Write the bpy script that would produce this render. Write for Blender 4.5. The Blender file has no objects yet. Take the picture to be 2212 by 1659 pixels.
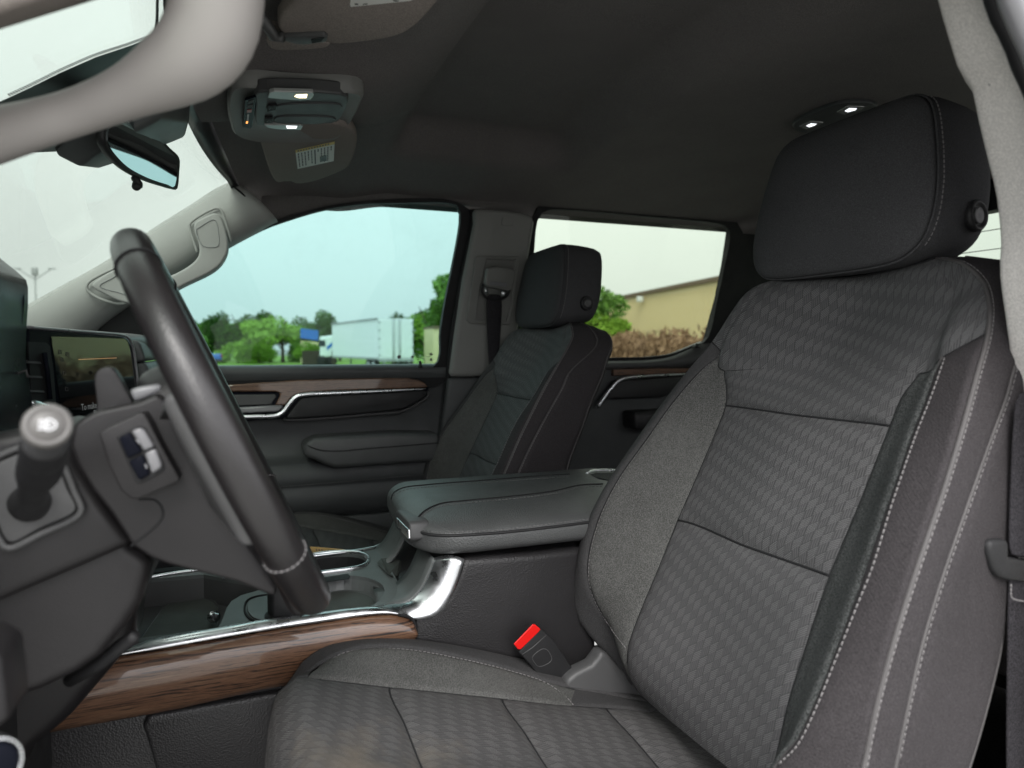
import bpy, bmesh, math, random
import numpy as np
from mathutils import Vector, Matrix
from mathutils.geometry import tessellate_polygon
R = math.radians
sc = bpy.context.scene
col = sc.collection
random.seed(7)

# ------------------------------------------------------------------ camera, world, sun, exposure
FPX = 1480.0                      # focal length in pixels of a 2212 wide picture
YAW, PITCH = R(21.0), R(-3.0)     # turned rearwards from straight across the cab, tilted down
FW = Vector((math.cos(YAW)*math.cos(PITCH), -math.sin(YAW)*math.cos(PITCH), math.sin(PITCH)))
RT = Vector((-math.sin(YAW), -math.cos(YAW), 0))
UP = RT.cross(FW)
cam = bpy.data.objects.new('camera', bpy.data.cameras.new('camera')); col.objects.link(cam)
cam.data.sensor_width = 36; cam.data.lens = 36*FPX/2212
cam.data.clip_start = 0.02; cam.data.clip_end = 2000
cam.matrix_world = Matrix(((RT.x, UP.x, -FW.x, 0), (RT.y, UP.y, -FW.y, 0), (RT.z, UP.z, -FW.z, 0), (0, 0, 0, 1)))
cam.data.dof.use_dof = True; cam.data.dof.focus_distance = 1.08; cam.data.dof.aperture_fstop = 4.6
sc.camera = cam

w = bpy.data.worlds.new("World"); sc.world = w; w.use_nodes = True
nt = w.node_tree; nt.nodes.clear()
SUN_EL, SUN_ROT = R(44), R(250)
sky = nt.nodes.new('ShaderNodeTexSky'); sky.sky_type = 'NISHITA'; sky.sun_disc = False
sky.sun_elevation = SUN_EL; sky.sun_rotation = SUN_ROT; sky.dust_density = 4; sky.ozone_density = 1.0; sky.air_density = 1.0
hsv = nt.nodes.new('ShaderNodeHueSaturation'); hsv.inputs['Saturation'].default_value = 0.12
nt.links.new(sky.outputs[0], hsv.inputs['Color'])
mixw = nt.nodes.new('ShaderNodeMix'); mixw.data_type = 'RGBA'; mixw.inputs[0].default_value = 0.80   # closed cloud deck
cl = nt.nodes.new('ShaderNodeTexNoise'); cl.inputs['Scale'].default_value = 1.6; cl.inputs['Detail'].default_value = 5
rmp = nt.nodes.new('ShaderNodeValToRGB')
rmp.color_ramp.elements[0].position = 0.3; rmp.color_ramp.elements[0].color = (12.7, 12.7, 13.0, 1)
rmp.color_ramp.elements[1].position = 0.7; rmp.color_ramp.elements[1].color = (14.2, 14.2, 14.5, 1)
nt.links.new(cl.outputs['Fac'], rmp.inputs[0])
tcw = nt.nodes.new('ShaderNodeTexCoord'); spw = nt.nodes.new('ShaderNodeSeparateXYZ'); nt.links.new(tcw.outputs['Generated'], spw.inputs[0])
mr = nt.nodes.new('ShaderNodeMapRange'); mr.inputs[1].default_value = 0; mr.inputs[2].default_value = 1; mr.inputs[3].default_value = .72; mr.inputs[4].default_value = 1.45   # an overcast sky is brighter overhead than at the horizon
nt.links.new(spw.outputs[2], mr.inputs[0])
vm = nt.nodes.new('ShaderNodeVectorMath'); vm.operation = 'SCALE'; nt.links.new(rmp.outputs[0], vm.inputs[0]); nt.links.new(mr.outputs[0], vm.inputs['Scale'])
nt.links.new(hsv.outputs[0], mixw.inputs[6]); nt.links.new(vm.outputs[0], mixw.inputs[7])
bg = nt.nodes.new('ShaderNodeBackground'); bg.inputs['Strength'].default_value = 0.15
out = nt.nodes.new('ShaderNodeOutputWorld')
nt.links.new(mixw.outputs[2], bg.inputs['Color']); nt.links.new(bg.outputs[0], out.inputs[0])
sun = bpy.data.objects.new('sun', bpy.data.lights.new('sun', 'SUN')); col.objects.link(sun)
sun.data.energy = 1.5; sun.data.angle = R(25); sun.data.color = (1, 0.97, 0.93)
sd = Vector((-0.62, 0.25, 0)).normalized()*math.cos(SUN_EL); sd.z = math.sin(SUN_EL)    # towards the sun
sun.rotation_euler = sd.to_track_quat('Z', 'Y').to_euler()
sky.sun_rotation = math.atan2(sd.x, sd.y)
sc.view_settings.view_transform = 'Standard'; sc.view_settings.look = 'None'
sc.view_settings.exposure = 0.55; sc.view_settings.gamma = 1
sc.render.engine = 'CYCLES'
sc.cycles.max_bounces = 8; sc.cycles.transparent_max_bounces = 12; sc.cycles.diffuse_bounces = 5
sc.cycles.glossy_bounces = 4; sc.cycles.caustics_reflective = False; sc.cycles.caustics_refractive = False

# ------------------------------------------------------------------ helpers: measuring
def ray(px, py):
    return FW + RT*((px-1106)/FPX) - UP*((py-829.5)/FPX)
def atX(px, py, X): d = ray(px, py); return d*(X/d.x)
def atY(px, py, Y): d = ray(px, py); return d*(Y/d.y)
def atZ(px, py, Z): d = ray(px, py); return d*(Z/d.z)
def LX(pts, X): return [atX(p[0], p[1], p[2] if len(p) > 2 else X) for p in pts]
def LZ(pts, Z): return [atZ(p[0], p[1], Z) for p in pts]
def cr(P, n, closed=False):        # Catmull-Rom, n points evenly by arc length
    P = [Vector(p) for p in P]
    if len(P) == 2: return [P[0].lerp(P[1], i/(n-1)) for i in range(n)]
    Q = []
    m = len(P); segs = m if closed else m-1
    for i in range(segs):
        if closed: a, b, c, d = P[(i-1) % m], P[i], P[(i+1) % m], P[(i+2) % m]
        else:
            b, c = P[i], P[i+1]; a = P[i-1] if i else b*2-c; d = P[i+2] if i+2 < m else c*2-b
        # centripetal knots
        t0 = 0; t1 = t0+max((b-a).length, 1e-6)**.5; t2 = t1+max((c-b).length, 1e-6)**.5; t3 = t2+max((d-c).length, 1e-6)**.5
        for k in range(10):
            t = t1+(t2-t1)*k/10
            A1 = a*((t1-t)/(t1-t0))+b*((t-t0)/(t1-t0)); A2 = b*((t2-t)/(t2-t1))+c*((t-t1)/(t2-t1)); A3 = c*((t3-t)/(t3-t2))+d*((t-t2)/(t3-t2))
            B1 = A1*((t2-t)/(t2-t0))+A2*((t-t0)/(t2-t0)); B2 = A2*((t3-t)/(t3-t1))+A3*((t-t1)/(t3-t1))
            Q.append(B1*((t2-t)/(t2-t1))+B2*((t-t1)/(t2-t1)))
    Q.append(P[0] if closed else P[-1])
    L = [0]
    for i in range(1, len(Q)): L.append(L[-1]+(Q[i]-Q[i-1]).length)
    out = []; j = 0; N = n if closed else n-1
    for i in range(n):
        s = L[-1]*i/N
        while j < len(L)-2 and L[j+1] < s: j += 1
        f = (s-L[j])/max(L[j+1]-L[j], 1e-9)
        out.append(Q[j].lerp(Q[j+1], min(max(f, 0), 1)))
    return out

# ------------------------------------------------------------------ helpers: objects
def thing(name, label, cat, loc=(0, 0, 0), group=None):
    o = bpy.data.objects.new(name, None); col.objects.link(o); o.location = loc
    o.empty_display_size = 0.05
    o['label'] = label; o['category'] = cat
    if group: o['group'] = group
    return o
def wloc(o):
    v = Vector(o.location)
    while o.parent: o = o.parent; v += Vector(o.location)
    return v
def shell(V, F, vec):
    V = [Vector(v) for v in V]; n = len(V); vec = Vector(vec); cnt = {}
    for f in F:
        for k in range(len(f)):
            e = (f[k], f[(k+1) % len(f)]); cnt[e] = 1
    G = list(F)+[tuple(i+n for i in reversed(f)) for f in F]
    for x, y in cnt:
        if (y, x) not in cnt: G.append((x, x+n, y+n, y))
    return V+[v+vec for v in V], G
def obj(name, V, F, m, parent=None, smooth=True, uv=None, kind=None, bevel=0, bseg=2, label=None, cat=None, group=None, sub=0, autosmooth=None, solid=0):
    if not isinstance(solid, (int, float)):
        V, F = shell(V, F, solid); solid = 0
        if uv is not None: uv = list(uv)*2
    me = bpy.data.meshes.new(name)
    off = wloc(parent) if parent else Vector((0, 0, 0))
    me.from_pydata([tuple(Vector(v)-off) for v in V], [], F)
    if isinstance(m, (list, tuple)):
        for x in m: me.materials.append(x)
    else: me.materials.append(m)
    if uv is not None:
        l = me.uv_layers.new(name='UVMap')
        for lp in me.loops: l.data[lp.index].uv = uv[lp.vertex_index]
    bm = bmesh.new(); bm.from_mesh(me)
    bmesh.ops.remove_doubles(bm, verts=bm.verts, dist=1e-6) if uv is None else None
    bmesh.ops.recalc_face_normals(bm, faces=bm.faces)
    bm.to_mesh(me); bm.free()
    if smooth: me.shade_smooth()
    if autosmooth is not None: me.set_sharp_from_angle(angle=R(autosmooth))
    o = bpy.data.objects.new(name, me); col.objects.link(o)
    if parent: o.parent = parent
    if kind: o['kind'] = kind
    if label: o['label'] = label
    if cat: o['category'] = cat
    if group: o['group'] = group
    if solid:
        md = o.modifiers.new('solid', 'SOLIDIFY'); md.thickness = solid; md.offset = -1
    if bevel:
        md = o.modifiers.new('bevel', 'BEVEL'); md.width = bevel; md.segments = bseg; md.limit_method = 'ANGLE'; md.angle_limit = R(35)
        md.harden_normals = False
        if smooth and autosmooth is None: me.set_sharp_from_angle(angle=R(40)) if bevel < 0.0015 else None
    if sub:
        md = o.modifiers.new('subdiv', 'SUBSURF'); md.levels = sub; md.render_levels = sub
    return o
def grid(P, closed_u=False):        # P[row][col] -> V, F, uv (metres)
    nv, nu = len(P), len(P[0])
    V = [p for r in P for p in r]; F = []; uv = []
    for j in range(nv):
        su = 0
        for i in range(nu):
            if i: su += (P[j][i]-P[j][i-1]).length
            uv.append([su, 0])
        c = su/2
        for i in range(nu): uv[j*nu+i][0] -= c
    mid = nu//2
    sv = 0
    for j in range(nv):
        if j: sv += (P[j][mid]-P[j-1][mid]).length
        for i in range(nu): uv[j*nu+i][1] = sv
    for j in range(nv-1):
        for i in range(nu if closed_u else nu-1):
            a, b = j*nu+i, j*nu+(i+1) % nu
            F.append((a, b, b+nu, a+nu))
    return V, F, uv
def ext(outline, vec, holes=()):    # extrude a planar outline (with holes) along vec
    vec = Vector(vec); loops = [[Vector(p) for p in outline]]+[[Vector(p) for p in h] for h in holes]
    V = []; idx = []
    for l in loops:
        idx.append(list(range(len(V), len(V)+len(l)))); V += l
    n = len(V); V2 = V+[v+vec for v in V]
    if holes:
        T = [tuple(t) for t in tessellate_polygon(loops)]
        F = [t for t in T]+[tuple(i+n for i in reversed(t)) for t in T]
    else:
        F = [tuple(range(n)), tuple(range(2*n-1, n-1, -1))]
    for ix in idx:
        for k in range(len(ix)):
            a, b = ix[k], ix[(k+1) % len(ix)]
            F.append((a, a+n, b+n, b))
    return V2, F
def loft(rings, caps=True):
    n = len(rings[0]); V = [p for r in rings for p in r]; F = []
    for j in range(len(rings)-1):
        for i in range(n):
            a, b = j*n+i, j*n+(i+1) % n
            F.append((a, b, b+n, a+n))
    if caps:
        F.append(tuple(range(n))); F.append(tuple(len(V)-n+i for i in range(n)))
    return V, F
def tube(pts, r, seg=8, closed=False, flat=None, upv=None):
    pts = [Vector(p) for p in pts]; n = len(pts); rings = []
    rr = r if isinstance(r, (list, tuple)) else [r]*n
    prev = None
    for i in range(n):
        if closed: t = pts[(i+1) % n]-pts[i-1]
        else: t = pts[min(i+1, n-1)]-pts[max(i-1, 0)]
        t.normalize()
        if upv is not None: a = Vector(upv); a = (a-t*a.dot(t)).normalized()
        elif prev is None:
            a = Vector((0, 0, 1)) if abs(t.z) < .9 else Vector((1, 0, 0)); a = (a-t*a.dot(t)).normalized()
        else: a = (prev-t*prev.dot(t)).normalized()
        prev = a; b = t.cross(a); fl = flat or 1
        rings.append([pts[i]+a*(math.cos(2*math.pi*k/seg)*rr[i])+b*(math.sin(2*math.pi*k/seg)*rr[i]*fl) for k in range(seg)])
    if closed: rings.append(rings[0]); return loft(rings, False)
    return loft(rings, True)
from mathutils.bvhtree import BVHTree
def drape(pts, V, F, lift=.0012, n=None):     # lay a drawn line on a surface
    bv = BVHTree.FromPolygons([tuple(v) for v in V], [tuple(f) for f in F]); out = []; last = None
    P2 = cr([Vector((x, y, 0)) for x, y in pts], n) if n else [Vector((x, y, 0)) for x, y in pts]
    for p in P2:
        d = ray(p.x, p.y); h = bv.ray_cast(Vector((0, 0, 0)), d.normalized())
        if h[0] is None:
            if last is not None: out.append(d*last)
            continue
        q = h[0]; last = q.length/d.length; nn = h[1] if h[1].dot(d) < 0 else -h[1]; out.append(q+nn*lift)
    return out
def boxv(c, s, M=None):
    c = Vector(c); V = []
    for x in (-.5, .5):
        for y in (-.5, .5):
            for z in (-.5, .5):
                v = Vector((x*s[0], y*s[1], z*s[2]))
                V.append(c+(M @ v if M else v))
    return V, [(0, 1, 3, 2), (4, 6, 7, 5), (0, 4, 5, 1), (2, 3, 7, 6), (0, 2, 6, 4), (1, 5, 7, 3)]
def join(*vf):
    V = []; F = []
    for v, f in vf:
        n = len(V); V += list(v); F += [tuple(i+n for i in x) for x in f]
    return V, F
def frame(x, y=None):               # matrix whose columns are x, y, z
    x = Vector(x).normalized(); y = Vector(y); y = (y-x*y.dot(x)).normalized(); z = x.cross(y)
    return Matrix((x, y, z)).transposed()
def disc_rings(c, n, radii_off, seg=28, ax=None, sx=1, sy=1):
    n = Vector(n).normalized(); a = Vector(ax) if ax else (Vector((0, 0, 1)) if abs(n.z) < .9 else Vector((1, 0, 0)))
    a = (a-n*a.dot(n)).normalized(); b = n.cross(a); c = Vector(c)
    return [[c+n*o+(a*(math.cos(2*math.pi*k/seg)*sx)+b*(math.sin(2*math.pi*k/seg)*sy))*r for k in range(seg)] for r, o in radii_off]
def stitches(curve, step=.0055, ln=.0036, r=.00055, off=(0, 0, 0)):
    L = 0
    for i in range(1, len(curve)): L += (curve[i]-curve[i-1]).length
    n = max(2, int(L/step)); P = cr(curve, n*4+1)
    o = Vector(off); parts = []
    for i in range(n):
        a = P[i*4]+o; d = (P[i*4+4]-P[i*4]).normalized()
        M = frame(d, (0.3, 0.5, 0.8))
        parts.append(boxv(a+d*ln/2, (ln, r*2, r*2), M))
    return join(*parts)

# ------------------------------------------------------------------ helpers: materials
class NT:
    def __init__(s, name):
        s.m = bpy.data.materials.new(name); s.m.use_nodes = True; s.t = s.m.node_tree
        s.b = s.t.nodes['Principled BSDF']
    def n(s, typ, **kw):
        x = s.t.nodes.new(typ)
        for k, v in kw.items(): setattr(x, k, v)
        return x
    def lk(s, a, b): s.t.links.new(a, b)
    def math(s, op, a, b=None):
        x = s.n('ShaderNodeMath', operation=op)
        for i, v in enumerate((a, b)):
            if v is None: continue
            if isinstance(v, (int, float)): x.inputs[i].default_value = v
            else: s.lk(v, x.inputs[i])
        return x.outputs[0]
    def coord(s, kind='Object', scale=(1, 1, 1), rot=(0, 0, 0)):
        tc = s.n('ShaderNodeTexCoord'); mp = s.n('ShaderNodeMapping')
        mp.inputs['Scale'].default_value = scale; mp.inputs['Rotation'].default_value = rot
        s.lk(tc.outputs[kind], mp.inputs[0]); return mp.outputs[0]
    def noise(s, scale, detail=3, vec=None, rough=.5, dist=0):
        x = s.n('ShaderNodeTexNoise'); x.inputs['Scale'].default_value = scale; x.inputs['Detail'].default_value = detail
        x.inputs['Roughness'].default_value = rough; x.inputs['Distortion'].default_value = dist
        s.lk(vec if vec else s.coord(), x.inputs['Vector']); return x.outputs['Fac']
    def vor(s, scale, vec=None, feat='F1'):
        x = s.n('ShaderNodeTexVoronoi', feature=feat); x.inputs['Scale'].default_value = scale
        s.lk(vec if vec else s.coord(), x.inputs['Vector']); return x.outputs['Distance']
    def ramp(s, fac, stops):
        x = s.n('ShaderNodeValToRGB'); e = x.color_ramp.elements
        while len(e) < len(stops): e.new(.5)
        for i, (p, c) in enumerate(stops):
            e[i].position = p; e[i].color = (*c, 1) if len(c) == 3 else c
        s.lk(fac, x.inputs[0]); return x.outputs[0]
    def bump(s, h, strength, dist=.001):
        x = s.n('ShaderNodeBump'); x.inputs['Strength'].default_value = strength; x.inputs['Distance'].default_value = dist
        s.lk(h, x.inputs['Height']); s.lk(x.outputs[0], s.b.inputs['Normal'])
    def set(s, **kw):
        for k, v in kw.items():
            i = s.b.inputs[k.replace('_', ' ')]
            if hasattr(v, 'is_linked'): s.lk(v, i)
            elif isinstance(v, (tuple, list)): i.default_value = (*v, 1) if len(v) == 3 else v
            else: i.default_value = v
        return s
def var(base, k=.18): return [(.25, tuple(c*(1-k) for c in base)), (.75, tuple(c*(1+k) for c in base))]

def plastic(name, c, rough=.5, grain=0, gscale=900, spec=.4, dust=.12, coat=0):
    n = NT(name); n.set(Base_Color=n.ramp(n.noise(14, 6), var(c, dust)), Roughness=rough, Specular_IOR_Level=spec, Coat_Weight=coat)
    n.set(Roughness=n.ramp(n.noise(30, 5), [(.3, (rough*.88,)*3), (.7, (min(1, rough*1.12),)*3)]))
    if grain: n.bump(n.vor(gscale), grain, .0006)
    return n.m
def cloth(name, c, scale=1300, strength=.6, speck=.35, uvw=False, rough=.9, sheen=.0):
    n = NT(name)
    v = n.coord('Object', (scale, scale, scale))
    sp = n.n('ShaderNodeSeparateXYZ'); n.lk(v, sp.inputs[0])
    a = n.math('SINE', n.math('ADD', sp.outputs[1], n.math('MULTIPLY', sp.outputs[2], .35)))
    b = n.math('SINE', n.math('SUBTRACT', sp.outputs[2], n.math('MULTIPLY', sp.outputs[0], .8)))
    wv = n.math('MULTIPLY', a, b)
    fine = n.noise(scale*.55, 3); big = n.noise(7, 6, rough=.65)
    mx = n.math('ADD', n.math('MULTIPLY', fine, .82), n.math('MULTIPLY', big, .18))
    n.set(Base_Color=n.ramp(mx, [(.42, tuple(x*(1-speck) for x in c)), (.62, tuple(x*(1+speck) for x in c))]),
          Roughness=rough, Specular_IOR_Level=.18, Sheen_Weight=sheen, Sheen_Roughness=.5)
    n.bump(n.math('ADD', n.math('MULTIPLY', wv, .35), n.math('MULTIPLY', fine, 1.5)), strength*.7, .0005)
    return n.m
def basket(name, c, cu=.0125, cv=.0135, dirt=False):
    n = NT(name)
    tc = n.n('ShaderNodeTexCoord'); sp = n.n('ShaderNodeSeparateXYZ'); n.lk(tc.outputs['UV'], sp.inputs[0])
    u, v = sp.outputs[0], sp.outputs[1]
    wob = n.math('MULTIPLY', n.noise(9, 2), .008)
    u = n.math('ADD', u, wob)
    p = n.math('ADD', n.math('DIVIDE', u, cu), n.math('MULTIPLY', v, 6.0))
    q = n.math('DIVIDE', n.math('SUBTRACT', v, n.math('MULTIPLY', u, .78)), cv)
    par = n.math('MODULO', n.math('ADD', n.math('FLOOR', n.math('ADD', p, 500)), n.math('FLOOR', n.math('ADD', q, 500))), 2)
    par = n.math('GREATER_THAN', par, .5)
    h1 = n.math('SINE', n.math('MULTIPLY', q, 2*math.pi*5.0)); h2 = n.math('SINE', n.math('MULTIPLY', p, 2*math.pi*4.0))
    mixh = n.math('ADD', n.math('MULTIPLY', h1, par), n.math('MULTIPLY', h2, n.math('SUBTRACT', 1, par)))
    fp = n.math('ABSOLUTE', n.math('SUBTRACT', n.math('FRACT', n.math('ADD', p, 500)), .5))
    fq = n.math('ABSOLUTE', n.math('SUBTRACT', n.math('FRACT', n.math('ADD', q, 500)), .5))
    edge = n.math('ADD', n.math('GREATER_THAN', fp, .46), n.math('MULTIPLY', n.math('GREATER_THAN', fq, .46), .4))
    fine = n.noise(1500, 2)
    val = n.math('ADD', n.math('MULTIPLY', n.math('MULTIPLY', mixh, n.math('ADD', .5, par)), .21), n.math('MULTIPLY', fine, .5))
    val = n.math('ADD', val, n.math('MULTIPLY', par, .11))
    val = n.math('SUBTRACT', val, n.math('MULTIPLY', edge, .2))
    base = n.ramp(val, [(0, tuple(x*.42 for x in c)), (.30, c), (.62, tuple(x*1.8 for x in c))])
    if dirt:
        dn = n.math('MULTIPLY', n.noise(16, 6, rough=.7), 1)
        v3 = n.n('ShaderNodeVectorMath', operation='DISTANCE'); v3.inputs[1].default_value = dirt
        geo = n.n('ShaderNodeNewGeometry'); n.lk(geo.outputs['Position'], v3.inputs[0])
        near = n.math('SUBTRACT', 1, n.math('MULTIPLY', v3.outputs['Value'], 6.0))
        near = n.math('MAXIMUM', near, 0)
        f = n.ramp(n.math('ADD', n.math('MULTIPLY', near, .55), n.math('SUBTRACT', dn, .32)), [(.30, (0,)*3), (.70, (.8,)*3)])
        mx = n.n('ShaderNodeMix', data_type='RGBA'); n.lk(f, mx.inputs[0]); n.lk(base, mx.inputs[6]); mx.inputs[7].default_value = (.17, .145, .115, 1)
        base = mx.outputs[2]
    n.set(Base_Color=base, Roughness=.72, Specular_IOR_Level=.3, Sheen_Weight=0)
    hh = n.math('SUBTRACT', n.math('ADD', mixh, n.math('MULTIPLY', par, .8)), n.math('MULTIPLY', edge, 1.6))
    n.bump(hh, .35, .0007)
    return n.m
def chrome_m(name, c=(.78, .80, .82), rough=.12):
    n = NT(name); n.set(Base_Color=c, Metallic=1, Roughness=n.ramp(n.noise(40, 5), [(.35, (rough*.7,)*3), (.7, (rough*1.5,)*3)])); return n.m
def glass_m(name, tint, refl=.08, dust=.02):
    n = NT(name); t = n.t; o = t.nodes['Material Output']
    tr = n.n('ShaderNodeBsdfTransparent'); tr.inputs[0].default_value = (*tint, 1)
    gl = n.n('ShaderNodeBsdfGlossy'); gl.inputs['Roughness'].default_value = 0.01; gl.inputs[0].default_value = (1, 1, 1, 1)
    geo = n.n('ShaderNodeNewGeometry'); dt_ = n.n('ShaderNodeVectorMath', operation='DOT_PRODUCT')
    n.lk(geo.outputs['Incoming'], dt_.inputs[0]); n.lk(geo.outputs['Normal'], dt_.inputs[1])
    fr = n.math('ADD', n.math('MULTIPLY', n.math('POWER', n.math('SUBTRACT', 1, n.math('ABSOLUTE', dt_.outputs['Value'])), 5), .5), .02)
    mx = n.n('ShaderNodeMixShader'); n.lk(fr, mx.inputs[0]); n.lk(tr.outputs[0], mx.inputs[1]); n.lk(gl.outputs[0], mx.inputs[2])
    df = n.n('ShaderNodeBsdfDiffuse'); df.inputs[0].default_value = (.5, .55, .5, 1)
    sm = n.ramp(n.noise(3.5, 6, rough=.75), [(.5, (0,)*3), (.9, (dust,)*3)])
    m2 = n.n('ShaderNodeMixShader'); n.lk(sm, m2.inputs[0]); n.lk(mx.outputs[0], m2.inputs[1]); n.lk(df.outputs[0], m2.inputs[2])
    n.lk(m2.outputs[0], o.inputs[0]); return n.m
def emis(name, c, s):
    n = NT(name); n.set(Base_Color=(.6, .6, .6), Emission_Color=c, Emission_Strength=s, Roughness=.2); return n.m

M = {}
M['headliner'] = cloth('headliner_cloth', (.165, .154, .150), 1500, .45, .22)
M['visor'] = cloth('visor_cloth', (.25, .22, .20), 1500, .35, .18)
M['pillar'] = plastic('grey_pillar_trim', (.43, .43, .415), .55, .25, 1300, .3, .05)
M['black'] = plastic('black_grained_plastic', (.022, .022, .023), .48, .35, 900, .35)
M['soft'] = plastic('dark_soft_plastic', (.070, .074, .076), .5, .4, 800, .4)
M['char'] = plastic('charcoal_plastic', (.075, .075, .076), .45, .22, 1100, .4)
M['column'] = plastic('column_plastic', (.0150, .0138, .0146), .42, .25, 1200, .4)
M['leather'] = plastic('console_lid_leather', (.085, .088, .088), .42, .8, 420, .6)
M['rim'] = plastic('rim_leather', (.015, .0135, .014), .34, .3, 600, .6)
M['sidegrain'] = plastic('console_side_grain', (.022, .021, .022), .40, .7, 420, .5)
M['gloss'] = plastic('gloss_black', (.008, .009, .014), .25, 0, 1, .03, .1, .0)
M['rubber'] = plastic('black_rubber', (.013, .013, .014), .6, 0, 1, .3)
M['console'] = plastic('console_top_plastic', (.110, .120, .118), .38, .12, 1400, .5)
M['mat'] = plastic('rubber_mat', (.075, .082, .075), .6, .6, 700, .3)
M['carpet'] = cloth('carpet', (.03, .03, .031), 700, .9, .5)
M['bolster'] = cloth('bolster_tweed', (.104, .104, .100), 1900, 1.0, .55, rough=.85)
M['edge'] = cloth('seat_edge_cloth', (.062, .061, .062), 1700, .8, .3)
M['side'] = cloth('seat_side_cloth', (.045, .041, .043), 1500, .8, .3)
M['head'] = cloth('headrest_cloth', (.062, .062, .065), 1700, .7, .25)
M['basket'] = basket('basket_weave_cloth', (.092, .091, .093))
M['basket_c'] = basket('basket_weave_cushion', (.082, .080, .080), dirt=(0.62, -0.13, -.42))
M['seam'] = plastic('seam_dark', (.012, .012, .013), .8)
M['piping'] = plastic('seat_piping', (.085, .080, .080), .6, .4, 1500)
M['thread'] = plastic('pale_thread', (.21, .20, .20), .7)
M['thread2'] = plastic('grey_thread', (.16, .16, .16), .7)
M['chrome'] = chrome_m('satin_chrome', (.90, .92, .94), .30)
M['silver'] = plastic('silver_paint', (.20, .20, .21), .3, 0, 1, .6)
M['red'] = plastic('red_release', (.75, .012, .010), .25, 0, 1, .6, .05)
M['white'] = plastic('white_print', (.70, .70, .66), .5, 0, 1, .3, .03)
M['ink'] = plastic('grey_ink', (.10, .10, .10), .6)
M['yellow'] = plastic('yellow_print', (.68, .47, .08), .5)
M['webbing'] = cloth('belt_webbing', (.034, .032, .036), 1500, 1.0, .5)
M['mirror'] = chrome_m('mirror_face', (.60, .68, .70), .01)
M['lamp_on'] = emis('lamp_lens_lit', (1, .84, .50), 1.8)
M['lamp_cool'] = emis('lamp_lens_cool', (.92, .96, 1), 1.1)
M['lens'] = plastic('clear_lens', (.35, .36, .35), .12, 0, 1, .8)
M['glow_icon'] = emis('icon_print', (1, 1, 1), .12)
M['icon'] = plastic('icon_white', (.65, .65, .66), .5)
M['amber'] = emis('amber_light', (1, .35, .05), 1.2)
M['ws'] = glass_m('windshield_glass', (.605, .645, .612))
M['dg'] = glass_m('door_glass', (.512, .640, .622), dust=.05)
M['rg'] = glass_m('rear_door_glass', (.605, .646, .590))
M['frit'] = plastic('black_frit', (.010, .011, .011), .35)
M['paint'] = plastic('body_paint', (.05, .045, .06), .15, 0, 1, .6, .05, .8)

def wood():
    n = NT('glossy_wood_trim')
    v = n.coord('Object', (1.5, 2.6, 150), (0, 0, 0)); v2 = n.coord('Object', (3, 9, 420))
    g = n.noise(1.6, 6, v, .6, .9); g2 = n.noise(1.4, 5, v2, .7, .4)
    tcw_ = n.n('ShaderNodeTexCoord'); sw_ = n.n('ShaderNodeSeparateXYZ'); n.lk(tcw_.outputs['Object'], sw_.inputs[0])
    low = n.noise(1.0, 4, n.coord('Object', (6, 7, 26)), .6)
    ln = n.math('SINE', n.math('ADD', n.math('MULTIPLY', n.math('ADD', sw_.outputs[2], n.math('MULTIPLY', sw_.outputs[1], -.03)), 1250.0), n.math('MULTIPLY', low, 34.0)))
    ln = n.math('POWER', n.math('MULTIPLY', n.math('ADD', ln, 1), .5), 3.0)
    s = n.math('SUBTRACT', n.math('ADD', n.math('MULTIPLY', g, .60), n.math('MULTIPLY', g2, .48)), n.math('MULTIPLY', ln, n.math('MULTIPLY', low, .16)))
    base = n.ramp(s, [(.38, (.006, .004, .003)), (.44, (.040, .019, .011)), (.48, (.130, .062, .034)), (.54, (.19, .098, .054)), (.58, (.10, .050, .028)), (.64, (.22, .125, .07))])
    n.set(Base_Color=base, Roughness=.5, Coat_Weight=1.0, Coat_Roughness=.04, Specular_IOR_Level=.6)
    return n.m
M['wood'] = wood()

# ================================================================== OUTSIDE
GZ = -1.75
def far(px, dist, z=GZ):             # ground point seen in column px at a distance along the view axis
    p = FW*1.0+RT*((px-1106)/FPX); p = Vector((p.x, p.y, 0)); f = dist/(p.dot(Vector((FW.x, FW.y, 0)).normalized()))
    q = p*f; q.z = z; return q
n = NT('asphalt'); n.set(Base_Color=n.ramp(n.noise(.35, 8), [(.35, (.24, .245, .235)), (.7, (.33, .33, .31))]), Roughness=.9); n.bump(n.noise(60, 4), .5, .01); M['asphalt'] = n.m
n = NT('grass'); n.set(Base_Color=n.ramp(n.noise(.8, 8), [(.3, (.10, .20, .02)), (.7, (.22, .36, .05))]), Roughness=.9); M['grass'] = n.m
def leafm(name, a, b):
    n = NT(name)
    oi = n.n('ShaderNodeNewGeometry')
    n.set(Base_Color=n.ramp(n.math('ADD', n.math('MULTIPLY', oi.outputs['Random Per Island'], .6), n.math('MULTIPLY', n.noise(.9, 3), .5)), [(.2, a), (.8, b)]),
          Roughness=.6, Specular_IOR_Level=.3, Transmission_Weight=0)
    return n.m
M['leaf1'] = leafm('leaves_mid', (.06, .14, .025), (.15, .30, .045))
M['leaf2'] = leafm('leaves_bright', (.13, .26, .02), (.28, .46, .06))
M['leaf3'] = leafm('leaves_dark', (.035, .09, .02), (.10, .20, .04))
M['leafdry'] = leafm('twigs_dry', (.14, .075, .04), (.32, .20, .12))
M['bark'] = plastic('bark', (.07, .055, .04), .9)
M['twhite'] = plastic('trailer_white', (.86, .88, .88), .5, 0, 1, .3, .06)
M['tgrey'] = plastic('trailer_grey', (.35, .36, .36), .5)
M['blue'] = plastic('blue_paint', (.02, .14, .50), .3, 0, 1, .5, .05, .5)
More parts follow.
